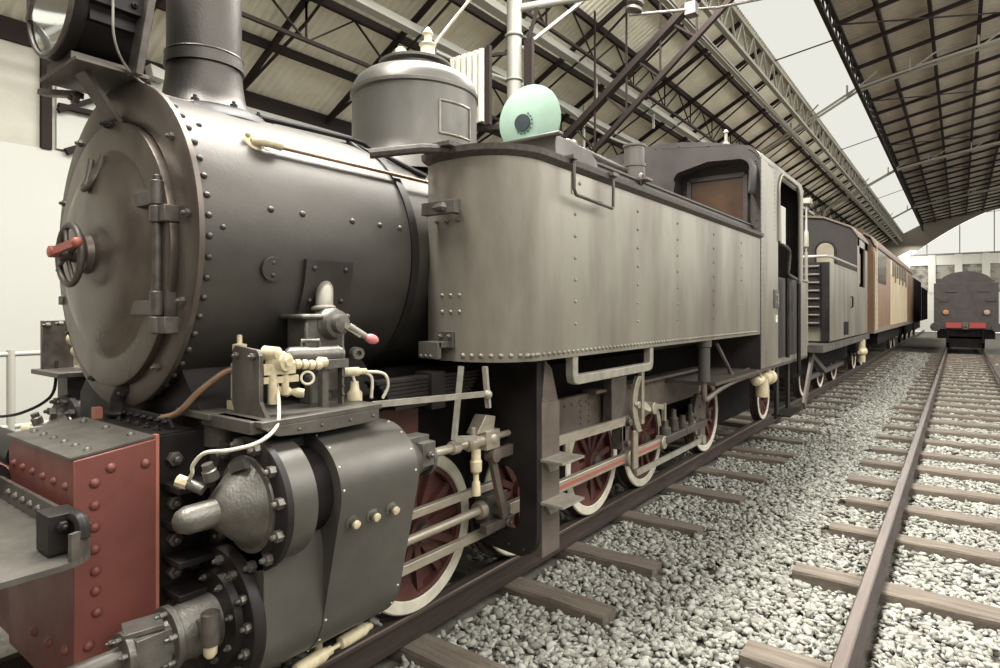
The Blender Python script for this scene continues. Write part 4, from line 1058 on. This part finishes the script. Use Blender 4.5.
m.prism([(5.28 + 1.0 - 1.0 * math.cos(a), 1.0 + .55 * math.sin(a) / math.sin(math.radians(28)) * .48) for a in an] + [(5.36 + 1.0 - 1.0 * math.cos(a) * .98, 1.0 + .55 * math.sin(a) / math.sin(math.radians(28)) * .48) for a in an[::-1]], 'x', -2.46, -2.42)
m.box(-2.46, -2.42, 5.48, 5.54, .8, 1.30); m.box(-2.45, -2.43, 5.32, 5.42, .40, .76)
m.cyl((-2.48, 5.38, 1.0), (-2.40, 5.38, 1.0), .035, n=14); m.bar((-2.42, 5.38, 1.0), (-2.42, 5.30, 1.02), .03, .03)
m.build('expansion_link', 'steel', eng, bevel=.004)
m = MB(); m.box(-2.55, -2.44, 5.1, 5.24, .62, .92); m.cyl((-2.46, 5.2, .86), (-2.40, 5.2, .86), .035, n=14); m.cyl((-2.46, 5.17, .67), (-2.40, 5.17, .67), .03, n=14); m.box(-2.56, -2.47, 4.95, 5.25, .88, 1.28)
m.build('link_bracket', 'iron', eng, bevel=.006)
m = MB(); m.cyl((-2.52, 5.75, .92), (-2.40, 5.75, .92), .06, n=18); m.cyl((-2.50, 5.62, .90), (-2.44, 5.62, .96), .07, n=18); m.bar((-2.45, 5.72, .95), (-2.43, 6.0, .9), .04, .05); m.box(-2.48, -2.44, 6.1, 6.14, .74, .92)
m.build('brake_gear', 'steel', eng, bevel=.004)
m = MB()
for k, (y, z, rr, hh) in enumerate(((6.3, .62, .06, .2), (6.55, .66, .05, .24), (6.8, .6, .07, .2), (7.05, .6, .05, .3), (7.25, .5, .06, .22))): m.lathe((-2.52, y, z - .1), (0, 0, 1), [(0, rr), (hh * .6, rr), (hh * .65, rr * .6), (hh, rr * .5)], 14)
m.box(-2.58, -2.46, 6.2, 7.5, .48, .56)
m.build('sanding_gear', 'iron', eng, bevel=.006)
m = MB(); m.prism([(7.3, .28), (7.7, .30), (7.76, .84), (7.42, .86), (7.33, .7)], 'x', -2.64, -2.56)
for z in (.4, .55, .7): m.rivet((-2.56, 7.5, z), (1, 0, 0), .02)
m.build('axle_box', 'brownframe', eng, bevel=.01)
# air reservoir pipe and pipe run
m = MB(); m.lathe((-2.12, 6.35, 1.14), (0, 0, 1), [(0, .04), (.01, .06), (.36, .06), (.37, .075), (.44, .075)], 20)
ar = m.build('downpipe', 'clad', eng)
m = MB(); m.tube([(-2.12, 6.35, 1.16), (-2.12, 6.35, 1.0), (-2.12, 6.42, .955), (-2.12, 6.9, 1.02), (-2.12, 7.6, 1.06), (-2.2, 9.0, 1.03)], .03, 10, True); m.tube([(-2.2, 7.0, 1.52), (-2.2, 7.4, 1.25), (-2.2, 7.7, 1.1), (-2.2, 8.6, 1.14)], .022, 8, True)
m.build('pipe_bend', 'brownframe', ar)
# --- cab
CF, CB = 8.32, 11.0
m = MB(); m.box(-2.9, TX, 6.5, CB + .3, 1.09, 1.125); m.box(-2.9, -2.85, 6.5, CB, 1.1, 1.56); m.box(-4.89, -4.0, 6.5, CB, 1.09, 1.125)
m.build('cab_footplate', 'iron', eng)
dh = 3.84
def cab_sec(w, zt):
    right = [(XC + w, 1.12), (XC + w, zt - .30)] + arc(XC + w - .26, zt - .30, .26, 0, 62, 8)[1:] + [(XC + .75, zt + .06), (XC + .35, zt + .125), (XC, zt + .14)]
    left = [(2 * XC - x, z) for x, z in right[::-1][1:]]
    return right + left
zt = 4.10; WH = TX - XC
sec = cab_sec(WH, zt)
# front sheet with a window hole each side is closed by the dark glass
m = MB(); m.prism(sec, 'y', CF, CF + .033)
n = len(sec)
for i in range(2, n - 3):
    x, z = sec[i]; m.rivet((x - .05 * (1 if x > XC else -1) * (z < 3.9), CF, z - .05 * (z > 3.7)), (0, -1, 0), .014)
for k in range(9): m.rivet((TX - .05, CF, 2.95 + .1 * k), (0, -1, 0), .013); 
for k in range(30): m.rivet((XC + .1 + .035 * k, CF, 4.18 - .004 * k), (0, -1, 0), .010)
for k in range(12): m.rivet((-3.5 + .06 * k, CF, 3.1 + .045 * k), (0, -1, 0), .010)
cabf = m.build('cab_front', 'cab', eng)
m = MB(); m.box(-2.93, -2.25, CF - .05, CF - .005, 2.96, 3.62)
m.build('cab_front_window', 'brownglass', cabf, label='dark brown front window pane')
m = MB()
for a, b in (((-2.96, 2.93), (-2.96, 3.65)), ((-2.22, 2.93), (-2.22, 3.65)), ((-2.96, 2.93), (-2.22, 2.93)), ((-2.96, 3.65), (-2.22, 3.65))):
    m.bar((a[0], CF - .05, a[1]), (b[0], CF - .05, b[1]), .06, .06, (0, 1, 0))
m.build('window_frame', 'cab', cabf, bevel=.005)
m = MB(); hp = [(-3.14, 3.40), (-3.10, 3.62)] + arc(-3.0, 3.66, .12, 170, 95, 6) + [(-2.6, 3.86)] + arc(-2.22, 3.70, .14, 80, -5, 8) + [(-2.10, 3.40)]
hi_ = [(x + (.03 if x < -2.6 else -.03), z - .035) for x, z in hp]
m.prism(hp + hi_[::-1], 'y', CF - .30, CF); m.build('window_hood', 'cab', cabf)
# side sheets with the doorway
DY0, DY1 = 9.27, 10.7
def side(xs, name, vis):
    m = MB(); N = 40
    # outer outline and doorway outline matched by angle
    hole = []
    outer = []
    pts_h = [(DY0, 1.2), (DY1, 1.2)] + [(DY1, 3.3)] + arc(DY1 - .28, dh - .28, .28, 0, 90, 6) + arc(DY0 + .28, dh - .28, .28, 90, 180, 6)
    pts_o = [(CF + .035, 1.12), (CB, 1.12), (CB, 3.3)] + [(CB, 3.80)] * 3 + [(CB - .1, 3.92)] * 2 + [(CB - .3, 3.92)] * 2 + [(CF + .4, 3.92)] * 3 + [(CF + .035, 3.92)] * 2 + [(CF + .035, 3.80)] * 2
    pts_o = pts_o[:len(pts_h)]
    while len(pts_o) < len(pts_h): pts_o.append((CF + .035, 3.80))
    m.slab(pts_o, pts_h, 'x', xs - .02, xs)
    if vis:
        for k in range(40): m.rivet((TX, CF + .04, 1.16 + .07 * k), (1, 0, 0), .010)
        for k in range(28): m.rivet((TX, CF + .06 + .09 * (k % 14), 1.14 if k < 14 else 3.86), (1, 0, 0), .010)
        for k in range(14): m.rivet((TX, DY0 - .22, 3.0 + .06 * k), (1, 0, 0), .010); m.rivet((TX, DY0 - .30 - .02 * k, 3.84), (1, 0, 0), .010)
    return m.build(name, 'tank', eng)
cs = side(TX, 'cab_side', True)
side(2 * XC - TX + .02, 'cab_side', False)
m = MB()
pts_h = [(DY0, 2.86), (DY0, 3.5)] + arc(DY0 + .28, dh - .28, .28, 180, 90, 8) + arc(DY1 - .28, dh - .28, .28, 90, 0, 8) + [(DY1, 3.3), (DY1, 1.2)]
m.tube([(TX + .005, y, z) for y, z in pts_h], .026, 10)
m.build('doorway_bead', 'tank', cs)
m = MB(); m.tube([(TX - .02, 9.5, 2.84), (TX + .05, 9.52, 2.80), (TX + .05, 9.75, 2.74), (TX + .03, 9.8, 2.5), (TX + .02, 9.85, 2.42), (TX + .04, 10.3, 2.36)], .022, 8, True)
m.build('sill_pipe', 'iron', cs)
m = MB(); m.box(TX - .06, TX - .03, 9.62, 9.90, 2.85, 3.42); m.build('side_window_screen', 'panelwhite', cs, bevel=.02)
m = MB(); m.box(TX - .06, TX - .02, DY0, DY1, 1.15, 2.36); m.build('cab_gate', 'cab', cs)
m = MB(); m.tube([(TX + .05, 9.62, 1.2), (TX + .05, 9.62, 2.35)], .03, 8); m.build('entry_handrail', 'black', cs)
m = MB(); m.tube([(TX + .05, 10.4, .9), (TX + .05, 10.4, 2.3)], .03, 8); m.build('entry_handrail', 'black', cs)
m = MB(); m.box(TX, TX + .015, 9.0, 9.28, 1.92, 2.17)
npl = m.build('number_plate', 'plate', cs, bevel=.004)
m = MB(); m.box(TX, TX + .012, 9.09, 9.19, 1.72, 1.82); m.build('small_data_mark', 'tyre', cs)
fc = bpy.data.curves.new('plate_digits', 'FONT'); fc.body = '75'; fc.size = .2; fc.extrude = .004; fc.align_x = 'CENTER'
fo = bpy.data.objects.new('plate_digits', fc); col.objects.link(fo)
dg = bpy.context.evaluated_depsgraph_get(); me = bpy.data.meshes.new_from_object(fo.evaluated_get(dg)); bpy.data.objects.remove(fo)
R = Matrix.Translation((TX + .019, 9.14, 1.975)) @ Matrix(((0, 0, 1, 0), (1, 0, 0, 0), (0, 1, 0, 0), (0, 0, 0, 1)))
me.transform(R); me.materials.append(M['greybar']); fo = bpy.data.objects.new('plate_digits', me); col.objects.link(fo); adopt(fo, cs)
m = MB(); inner = [(x * 1 + (XC - x) * .02, z - .03) for x, z in sec[1:-1]]
m.prism(sec[1:-1] + inner[::-1], 'y', CF + .035, CB + .05); m.build('cab_roof', 'tank', eng)
m = MB(); m.prism(cab_sec(WH - .02, zt - .02), 'y', CB - .04, CB - .01); m.build('cab_back', 'cab', eng)
m = MB(); m.box(XC - 1.0, XC + 1.0, CF + .3, CF + .6, 1.2, 3.0); m.build('boiler_backhead', 'brownin', eng)
m = MB(); m.box(-4.85, TX, CB, 11.35, 1.1, 2.35); m.box(-4.87, TX + .02, CB, 11.37, 2.35, 2.39)
m.build('coal_bunker', 'tank', eng, bevel=.01)
m = MB(); m.lathe((XC + .9, 8.6, 4.1), (0, 0, 1), [(0, .06), (.08, .05), (.1, .02), (.22, .02), (.23, .04), (.27, .01)], 12); m.build('whistle', 'greybar', eng)
# cab steps and injector
m = MB()
for y in (9.75, 10.5): m.box(-2.20, -2.16, y - .07, y + .07, .28, 1.1)
m.box(-2.24, -1.98, 9.7, 10.6, .32, .345)
m.build('cab_steps', 'black', eng)
m = MB(); m.lathe((-2.14, 8.85, .95), Yd, [(-.42, .03), (-.4, .06), (-.15, .06), (-.14, .04), (-.08, .04), (-.06, .09), (.06, .09), (.1, .07), (.2, .07), (.22, .10), (.34, .10), (.38, .04)], 20)
m.cyl((-2.14, 8.75, .95), (-2.14, 8.75, .72), .08, n=16); m.cyl((-2.14, 9.05, .95), (-2.14, 9.05, 1.09), .05, n=14)
m.tube([(-2.1, 8.6, .96), (-2.1, 8.5, 1.06), (-2.1, 8.45, 1.2)], .012, 6); m.tube([(-2.1, 9.2, 1.0), (-2.1, 9.3, 1.12), (-2.1, 9.2, 1.22)], .012, 6)
m.build('injector', 'cream', eng, label='cream injector under the cab')
m = MB(); m.box(-3.4, -2.78, 8.85, 10.6, .25, 1.05); m.build('ash_pan', 'soot', eng)

# ================================================================== green signal disc on the filler box
dt = thing('signal_disc', 'round mint green disc with dark lens standing behind the filler box', 'signal disc', (-2.45, 3.52, 2.86))
m = MB(); m.lathe((-2.45, 3.62, 3.245), (.12, -1, 0), [(-.14, .16), (-.04, .225), (0, .242), (.008, .245), (.012, .24), (.016, .0)], 56, False)
m.box(-2.52, -2.38, 3.56, 3.72, 2.87, 3.1)
dk = m.build('disc', 'mint', dt)
m = MB(); m.lathe((-2.495, 3.595, 3.225), (.12, -1, 0), [(0, .062), (.012, .06), (.014, .0)], 28, False)
lens = m.build('lens', 'lensdark', dt, label='dark round lens')
m = MB()
for a in np.linspace(PI * .95, PI * 2.3, 12): m.rivet((-2.495 + .077 * math.cos(a), 3.598, 3.225 + .077 * math.sin(a)), (.12, -1, 0), .006)
m.build('lens_studs', 'lensdark', dt)

# ================================================================== overhead mast with slatted board
ms = thing('catenary_mast', 'grey tubular overhead line mast rising behind the tank engine', 'mast', (-6.0, 8.4, -.18))
m = MB(); m.cyl((-6.0, 8.4, -.18), (-6.0, 8.4, 9.3), .125, n=24); m.torus((-6.0, 8.4, 5.75), (0, 0, 1), .13, .02); m.torus((-6.0, 8.4, 6.5), (0, 0, 1), .13, .03)
m.build('pole', 'mast', ms)
m = MB(); m.tube([(-6.0, 8.4, 6.95), (-4.6, 9.2, 7.15), (-4.2, 9.5, 7.2)], .07, 12); m.bar((-5.9, 8.5, 6.3), (-5.0, 9.0, 7.05), .05, .05)
m.build('arm', 'mast', ms)
m = MB(); m.box(-5.82, -5.66, 8.42, 8.5, 4.6, 6.4); m.bar((-5.75, 8.46, 6.4), (-5.6, 8.5, 6.9), .05, .05)
m.build('cable_duct', 'truss', ms)
m = MB()
for k in range(6): m.box(-6.98 + .125 * k, -6.90 + .125 * k, 7.88, 7.93, 5.0, 6.2)
sb = m.build('slatted_board', 'panelwhite', ms, label='white vertical slats beside the mast')
m = MB(); m.bar((-7.05, 7.96, 6.21), (-6.0, 8.36, 6.21), .05, .05); m.bar((-7.05, 7.96, 4.98), (-6.0, 8.36, 4.98), .06, .08); m.box(-6.25, -6.18, 7.95, 8.02, 4.95, 6.25); m.box(-7.0, -6.2, 7.96, 7.975, 5.0, 6.2)  # includes a dark backing plate added to darken the slat gaps
m.build('board_frame', 'truss', sb)
iw = thing('line_insulator', 'dark ribbed insulator hanging from wires above the engine', 'insulator', (-4.15, 9.6, 6.6))
m = MB(); m.lathe((-4.35, 9.5, 6.85), (.2, .1, 1), [(0, .04), (.02, .14), (.06, .14), (.07, .05), (.12, .05), (.14, .14), (.18, .14), (.2, .05), (.3, .04)], 20); m.build('insulator_discs', 'iron', iw)
m = MB(); m.tube([(-4.4, 9.45, 6.8), (-3.6, 10.2, 6.95), (-3.3, 10.6, 7.05), (-2.3, 12.0, 7.6)], .025, 8); m.box(-3.7, -3.52, 10.1, 10.3, 6.85, 7.05); m.tube([(-4.3, 9.5, 7.1), (-4.2, 9.5, 7.2)], .03, 8)
m.build('insulator_wire', 'iron', iw)

# wall lamp
wl = MB(); wl.prism([(-.10, 0), (.16, -.05), (.16, -.22), (-.06, -.2)], 'x', -.12, .12); wl.box(-.16, -.10, -.04, .04, -.12, -.02)
o = wl.build('wall_lamp', 'panelwhite', bevel=.01); o.location = (-10.84, 4.75, 5.98); tag(o, 'small white lamp high on the left wall beside the chimney', 'lamp')
# hand railing at far left
rl = thing('hand_railing', 'light grey pipe railing beyond the front of the engine', 'railing', (-7.4, 2.0, -.18))
m = MB(); m.cyl((-7.4, 1.92, -.18), (-7.4, 1.92, 1.5), .035, n=14); m.build('post', 'conduit', rl)
m = MB(); m.cyl((-7.4, -.5, -.18), (-7.4, -.5, 1.5), .035, n=14); m.build('post', 'conduit', rl)
m = MB(); m.cyl((-7.4, 4.6, -.18), (-7.4, 4.6, 1.5), .035, n=14); m.build('post', 'conduit', rl)
m = MB(); m.cyl((-7.4, -.5, 1.46), (-7.4, 4.6, 1.46), .025, n=12); m.cyl((-7.4, -.5, .75), (-7.4, 4.6, .75), .025, n=12); m.build('rail_bar', 'conduit', rl)

# ================================================================== second engine behind
e2 = thing('steam_locomotive', 'smaller black engine with grey side tank coupled behind the foreground engine', 'locomotive', (XC, 16.5, 0))
X2 = -2.10; W2 = X2 - XC
m = MB(); m.box(XC - W2, X2, 13.9, 18.05, 1.25, 2.86)
for k in range(18): m.rivet((X2, 14.05 + .23 * k, 2.82), (1, 0, 0), .014)
m.build('side_tank', 'tank', e2, bevel=.02)
m = MB(); m.box(X2, X2 + .01, 15.75, 16.45, 1.32, 1.62); m.build('tank_access_hole', 'soot', e2)
m = MB(); m.tube([(X2, 16.9, 1.95), (X2 + .04, 16.9, 1.97), (X2 + .04, 16.9, 2.2), (X2, 16.9, 2.22)], .02, 8); m.build('tank_grip', 'black', e2)
m = MB(); m.box(XC, X2 - .16, 13.80, 13.9, 1.55, 2.86); m.box(X2 - .16, X2, 13.86, 13.9, 1.25, 2.86); fp = m.build('tank_front_panel', 'black', e2)
m = MB()
for k in range(8): m.cyl((XC, 13.78, 1.62 + .165 * k), (X2 - .17, 13.78, 1.62 + .165 * k), .025, n=10)
m.build('ladder_rungs', 'brownframe', fp)
m = MB(); m.tube([(XC, 13.85, 2.98), (X2 - .05, 13.85, 2.98), (X2, 14.2, 2.98), (X2, 17.9, 2.98)], .03, 8); m.build('tank_top_rail', 'greybar', e2)
m = MB(); m.box(XC - 1.4, X2 + .04, 12.9, 20.3, 1.08, 1.22); m.build('running_plate', 'plate', e2)
s2 = [(XC + x, z) for x, z in [(-W2, 1.25), (-W2, 3.75), (-W2 + .15, 4.0), (-.6, 4.3), (0, 4.38), (.6, 4.3), (W2 - .15, 4.0), (W2, 3.75), (W2, 1.25)]]
m = MB(); m.prism(s2, 'y', 18.05, 18.1); c2 = m.build('cab_front', 'cab', e2)
m = MB(); wp = [(-3.05, 3.0), (-2.60, 3.0)] + arc(-2.825, 3.45, .225, 0, 180, 12); m.prism(wp, 'y', 18.0, 18.05); m.build('arched_window', mat('pale window board', (.36, .32, .24), (.24, .205, .15), .5, 0, (5, 5, 2)), c2, label='arched front window with pale pane')
m = MB(); m.tube([(x, 18.02, z) for x, z in [wp[1]] + wp[2:] + [wp[0]]], .03, 8); m.build('window_bead', 'black', c2)
m = MB(); m.box(X2 - .04, X2, 18.1, 18.45, 1.25, 3.8); m.box(X2 - .04, X2, 19.6, 20.2, 1.25, 3.8); m.box(X2 - .04, X2, 18.45, 19.6, 1.25, 2.5); m.box(X2 - .04, X2, 18.1, 20.2, 3.55, 3.8)
m.build('cab_side', 'tank', e2)
m = MB(); m.box(XC - W2, XC - W2 + .04, 18.1, 20.2, 1.25, 3.8); m.box(XC - W2, X2 - .1, 20.15, 20.2, 1.25, 4.2); m.build('cab_back', 'brownin', e2)
m = MB(); m.box(X2 - .09, X2 - .06, 18.7, 19.2, 2.6, 3.4); m.build('cab_side_shutter', 'orange', e2)
m = MB(); rf = [(x + (x - XC) * .02, z) for x, z in s2[1:-1]]; m.prism(rf + [(x, z + .05) for x, z in rf[::-1]], 'y', 17.95, 20.3); m.build('cab_roof', 'coachroof', e2)
m = MB(); m.lathe((XC, 11.9 + 1.2, 2.2), Yd, [(0, .6), (.1, .7), (5, .7)], 40); m.build('boiler', 'boiler', e2)
m = MB(); m.lathe((X2 - .25, 12.9, 2.98), (0, 0, 1), [(0, .015), (.1, .02), (.12, .045), (.4, .04), (.45, .02), (1.0, .015)], 12); m.cyl((X2 - .25, 12.9, 1.2), (X2 - .25, 12.9, 3.0), .03, n=10); m.box(X2 - .36, X2 - .16, 12.8, 13.0, 3.92, 4.02); m.build('lamp_staff', 'greybar', e2)
m = MB(); m.lathe((X2 - .75, 13.95, 2.86), (0, 0, 1), [(0, .16), (.1, .16), (.12, .2), (.2, .2), (.22, .1)], 18); m.build('tank_filler', 'black', e2)
wheel(14.6, .5, e2, False); wheel(16.6, .5, e2, False); wheel(18.6, .5, e2, False)
m = MB(); m.bar((-2.3, 13.3, 1.1), (-2.3, 12.4, .12), .2, .04, (1, 0, 0)); m.build('guard_iron', 'brownframe', e2)
m = MB(); m.box(-2.6, -2.5, 14.2, 18.8, .42, .52); m.bar((-2.45, 14.0, .95), (-2.45, 15.6, .5), .06, .1); m.build('side_rod', 'iron', e2)
m = MB(); m.box(-4.4, -2.6, 13.0, 20.2, .55, 1.1); m.build('main_frame', 'soot', e2)
m = MB(); m.lathe((-2.1, 18.9, .78), Yd, [(-.4, .05), (-.2, .07), (0, .13), (.15, .13), (.3, .07), (.5, .05)], 16); m.cyl((-2.1, 18.9, .5), (-2.1, 18.9, 1.1), .09, n=12); m.build('injector', 'cream', e2, label='cream injector under the second cab')

# ================================================================== coach and wagons behind
co = thing('passenger_coach', 'orange brown and cream wooden coach behind the second engine', 'coach', (XC, 30, 0))
X3 = -2.02; W3 = X3 - XC
cs3 = [(-W3, 1.35), (W3, 1.35), (W3, 3.75), (W3 - .1, 3.98), (W3 - .5, 4.25), (0, 4.42), (-W3 + .5, 4.25), (-W3 + .1, 3.98), (-W3, 3.75)]
m = MB(); m.prism([(XC + x, z) for x, z in cs3], 'y', 20.9, 26.4); m.build('end_section', 'orange', co)
m = MB(); m.prism([(XC + x, z) for x, z in cs3], 'y', 26.4, 35.2); body = m.build('body', 'coachcream', co)
m = MB(); m.prism([(XC + x, z) for x, z in cs3], 'y', 35.2, 39.5); m.build('door_section', 'orange', co)
m = MB()
for k in range(22): m.box(X3, X3 + .015, 26.5 + .4 * k, 26.54 + .4 * k, 1.4, 3.2)
m.build('board_seams', 'coachcream', body)
for k in range(8):
    m = MB(); y = 27.2 + .98 * k; m.box(X3, X3 + .02, y, y + .55, 2.95 if k % 2 else 3.15, 3.72); m.build('coach_window', 'brownglass', body)
m = MB(); m.box(X3, X3 + .02, 21.7, 24.6, 2.75, 3.75); m.build('coach_window', 'brownglass', co)
m = MB(); m.box(X3, X3 + .02, 36.2, 38.4, 1.5, 3.6); m.build('coach_door', 'orange', co)
m = MB(); m.prism([(XC + x * 1.03, z + .02) for x, z in cs3[2:]] + [(XC + x * 1.03, z + .09) for x, z in cs3[2:][::-1]], 'y', 20.7, 39.6); m.build('roof', 'coachroof', co)
m = MB(); m.box(XC - W3, X3 + .02, 20.9, 39.5, 1.2, 1.35); m.build('sole_bar', 'coachroof', co)
m = MB(); m.tube([(X3 + .04, 20.95, 1.3), (X3 + .04, 20.95, 3.6)], .03, 8); m.tube([(X3 + .04, 21.4, 1.3), (X3 + .04, 21.4, 3.9)], .02, 8)
for k in range(12): m.tube([(X3 + .04, 20.95, 1.5 + .17 * k), (X3 + .04, 21.4, 1.5 + .17 * k)], .015, 6)
m.build('end_ladder', 'coachcream', co)
m = MB(); m.box(-4.4, -2.5, 21.2, 39.2, .6, 1.2); m.box(-2.5, -2.2, 24, 33, .75, 1.15); m.build('underframe', 'soot', co)
for y in (22.5, 24.3, 35.5, 37.5): wheel(y, .45, co, False, spokes=8, nm='wheel')
def wagon(y0, y1, mt, label, zt, grp=None):
    t = thing('goods_van', label, 'wagon', (XC, (y0 + y1) / 2, 0))
    m = MB(); s = [(-W3, 1.2), (W3, 1.2), (W3, zt - .5), (W3 - .5, zt - .1), (0, zt), (-W3 + .5, zt - .1), (-W3, zt - .5)]
    m.prism([(XC + x, z) for x, z in s], 'y', y0, y1); m.build('body', mt, t)
    m = MB()
    for y in np.arange(y0 + .4, y1, 1.3): m.box(X3, X3 + .05, y, y + .1, 1.2, zt - .5)
    m.build('side_posts', 'soot', t)
    m = MB(); m.box(-4.4, -2.45, y0 + .2, y1 - .2, .55, 1.2); m.build('underframe', 'soot', t)
    wheel(y0 + 1.8, .45, t, False, spokes=8, nm='wheel'); wheel(y1 - 1.8, .45, t, False, spokes=8, nm='wheel')
wagon(40.4, 48.0, 'maroon', 'dark maroon van behind the orange and cream coach', 4.15)
wagon(48.8, 57.5, 'tender', 'darkest van at the far end of the train', 3.9)

# ================================================================== tender standing on the open track
td = thing('tender', 'dark tender on the right track with red beam and two round lamps', 'tender', (.22, 40, 0))
Yt = 37.2
m = MB(); m.box(-1.03, 1.47, Yt, Yt + 7, .95, 3.2)
m.box(-.95, -.4, Yt - .02, Yt, 2.4, 2.5)
for x in (-.55, .7):
    m.box(x, x + .45, Yt - .04, Yt, 2.75, 2.87); 
for x in (-.85, 1.0): m.box(x, x + .4, Yt - .04, Yt, 2.3, 2.4)
bd = m.build('tank_body', 'tender', td, bevel=.03)
m = MB(); m.prism([(-.85, 3.2)] + [(.22 + 1.05 * math.cos(a), 3.2 + .58 * math.sin(a)) for a in np.linspace(PI, 0, 20)], 'y', Yt + .4, Yt + 6.5); m.build('arched_cover', 'tender', td)
m = MB(); m.box(-.95, .22, Yt + .35, Yt + .4, 3.2, 3.45); m.build('coal_board', 'tender', td)
m = MB(); m.box(-.55, .08, Yt - .12, Yt - .02, 1.02, 1.28); m.box(.36, 1.0, Yt - .12, Yt - .02, 1.02, 1.28); m.build('red_beam', 'signalred', td, label='bright red beam')
m = MB(); m.box(.1, .34, Yt - .15, Yt - .02, .95, 1.3); m.torus((.22, Yt - .2, 1.05), Yd, .08, .03); m.build('draw_hook', 'iron', td)
for x, mt, lb in ((-.55, 'lampamber', 'amber round lamp'), (1.03, 'lamppink', 'pale pink round lamp')):
    m = MB(); m.lathe((x, Yt, 1.78), (0, -1, 0), [(0, .12), (.14, .12), (.16, .1), (.17, 0)], 20, False); m.build('tail_lamp', mt, td, label=lb)
m = MB(); m.box(-.9, 1.35, Yt + .1, Yt + 6.8, .5, .95); m.box(-.5, -.42, Yt - .05, Yt + .1, .3, 1.0); m.box(.86, .94, Yt - .05, Yt + .1, .3, 1.0); m.box(-.42, .86, Yt + .1, Yt + .2, .06, .6)
m.build('underframe', 'soot', td)
for x in (-.95, 1.4):
    m = MB(); m.cyl((x, Yt - .45, 1.06), (x, Yt, 1.06), .1, n=16); m.lathe((x, Yt - .5, 1.06), Yd, [(0, .2), (.05, .22), (.08, .1)], 20); m.build('buffer', 'tender', td)
for y in (Yt + 1.2, Yt + 3.2, Yt + 5.4):
    m = MB(); m.lathe((-.55, y, .5), (1, 0, 0), [(0, .5), (.12, .5), (.14, .53)], 30); m.lathe((.98, y, .5), (-1, 0, 0), [(0, .5), (.12, .5), (.14, .53)], 30); m.cyl((-.5, y, .5), (.9, y, .5), .08); m.build('wheelset', 'soot', td)
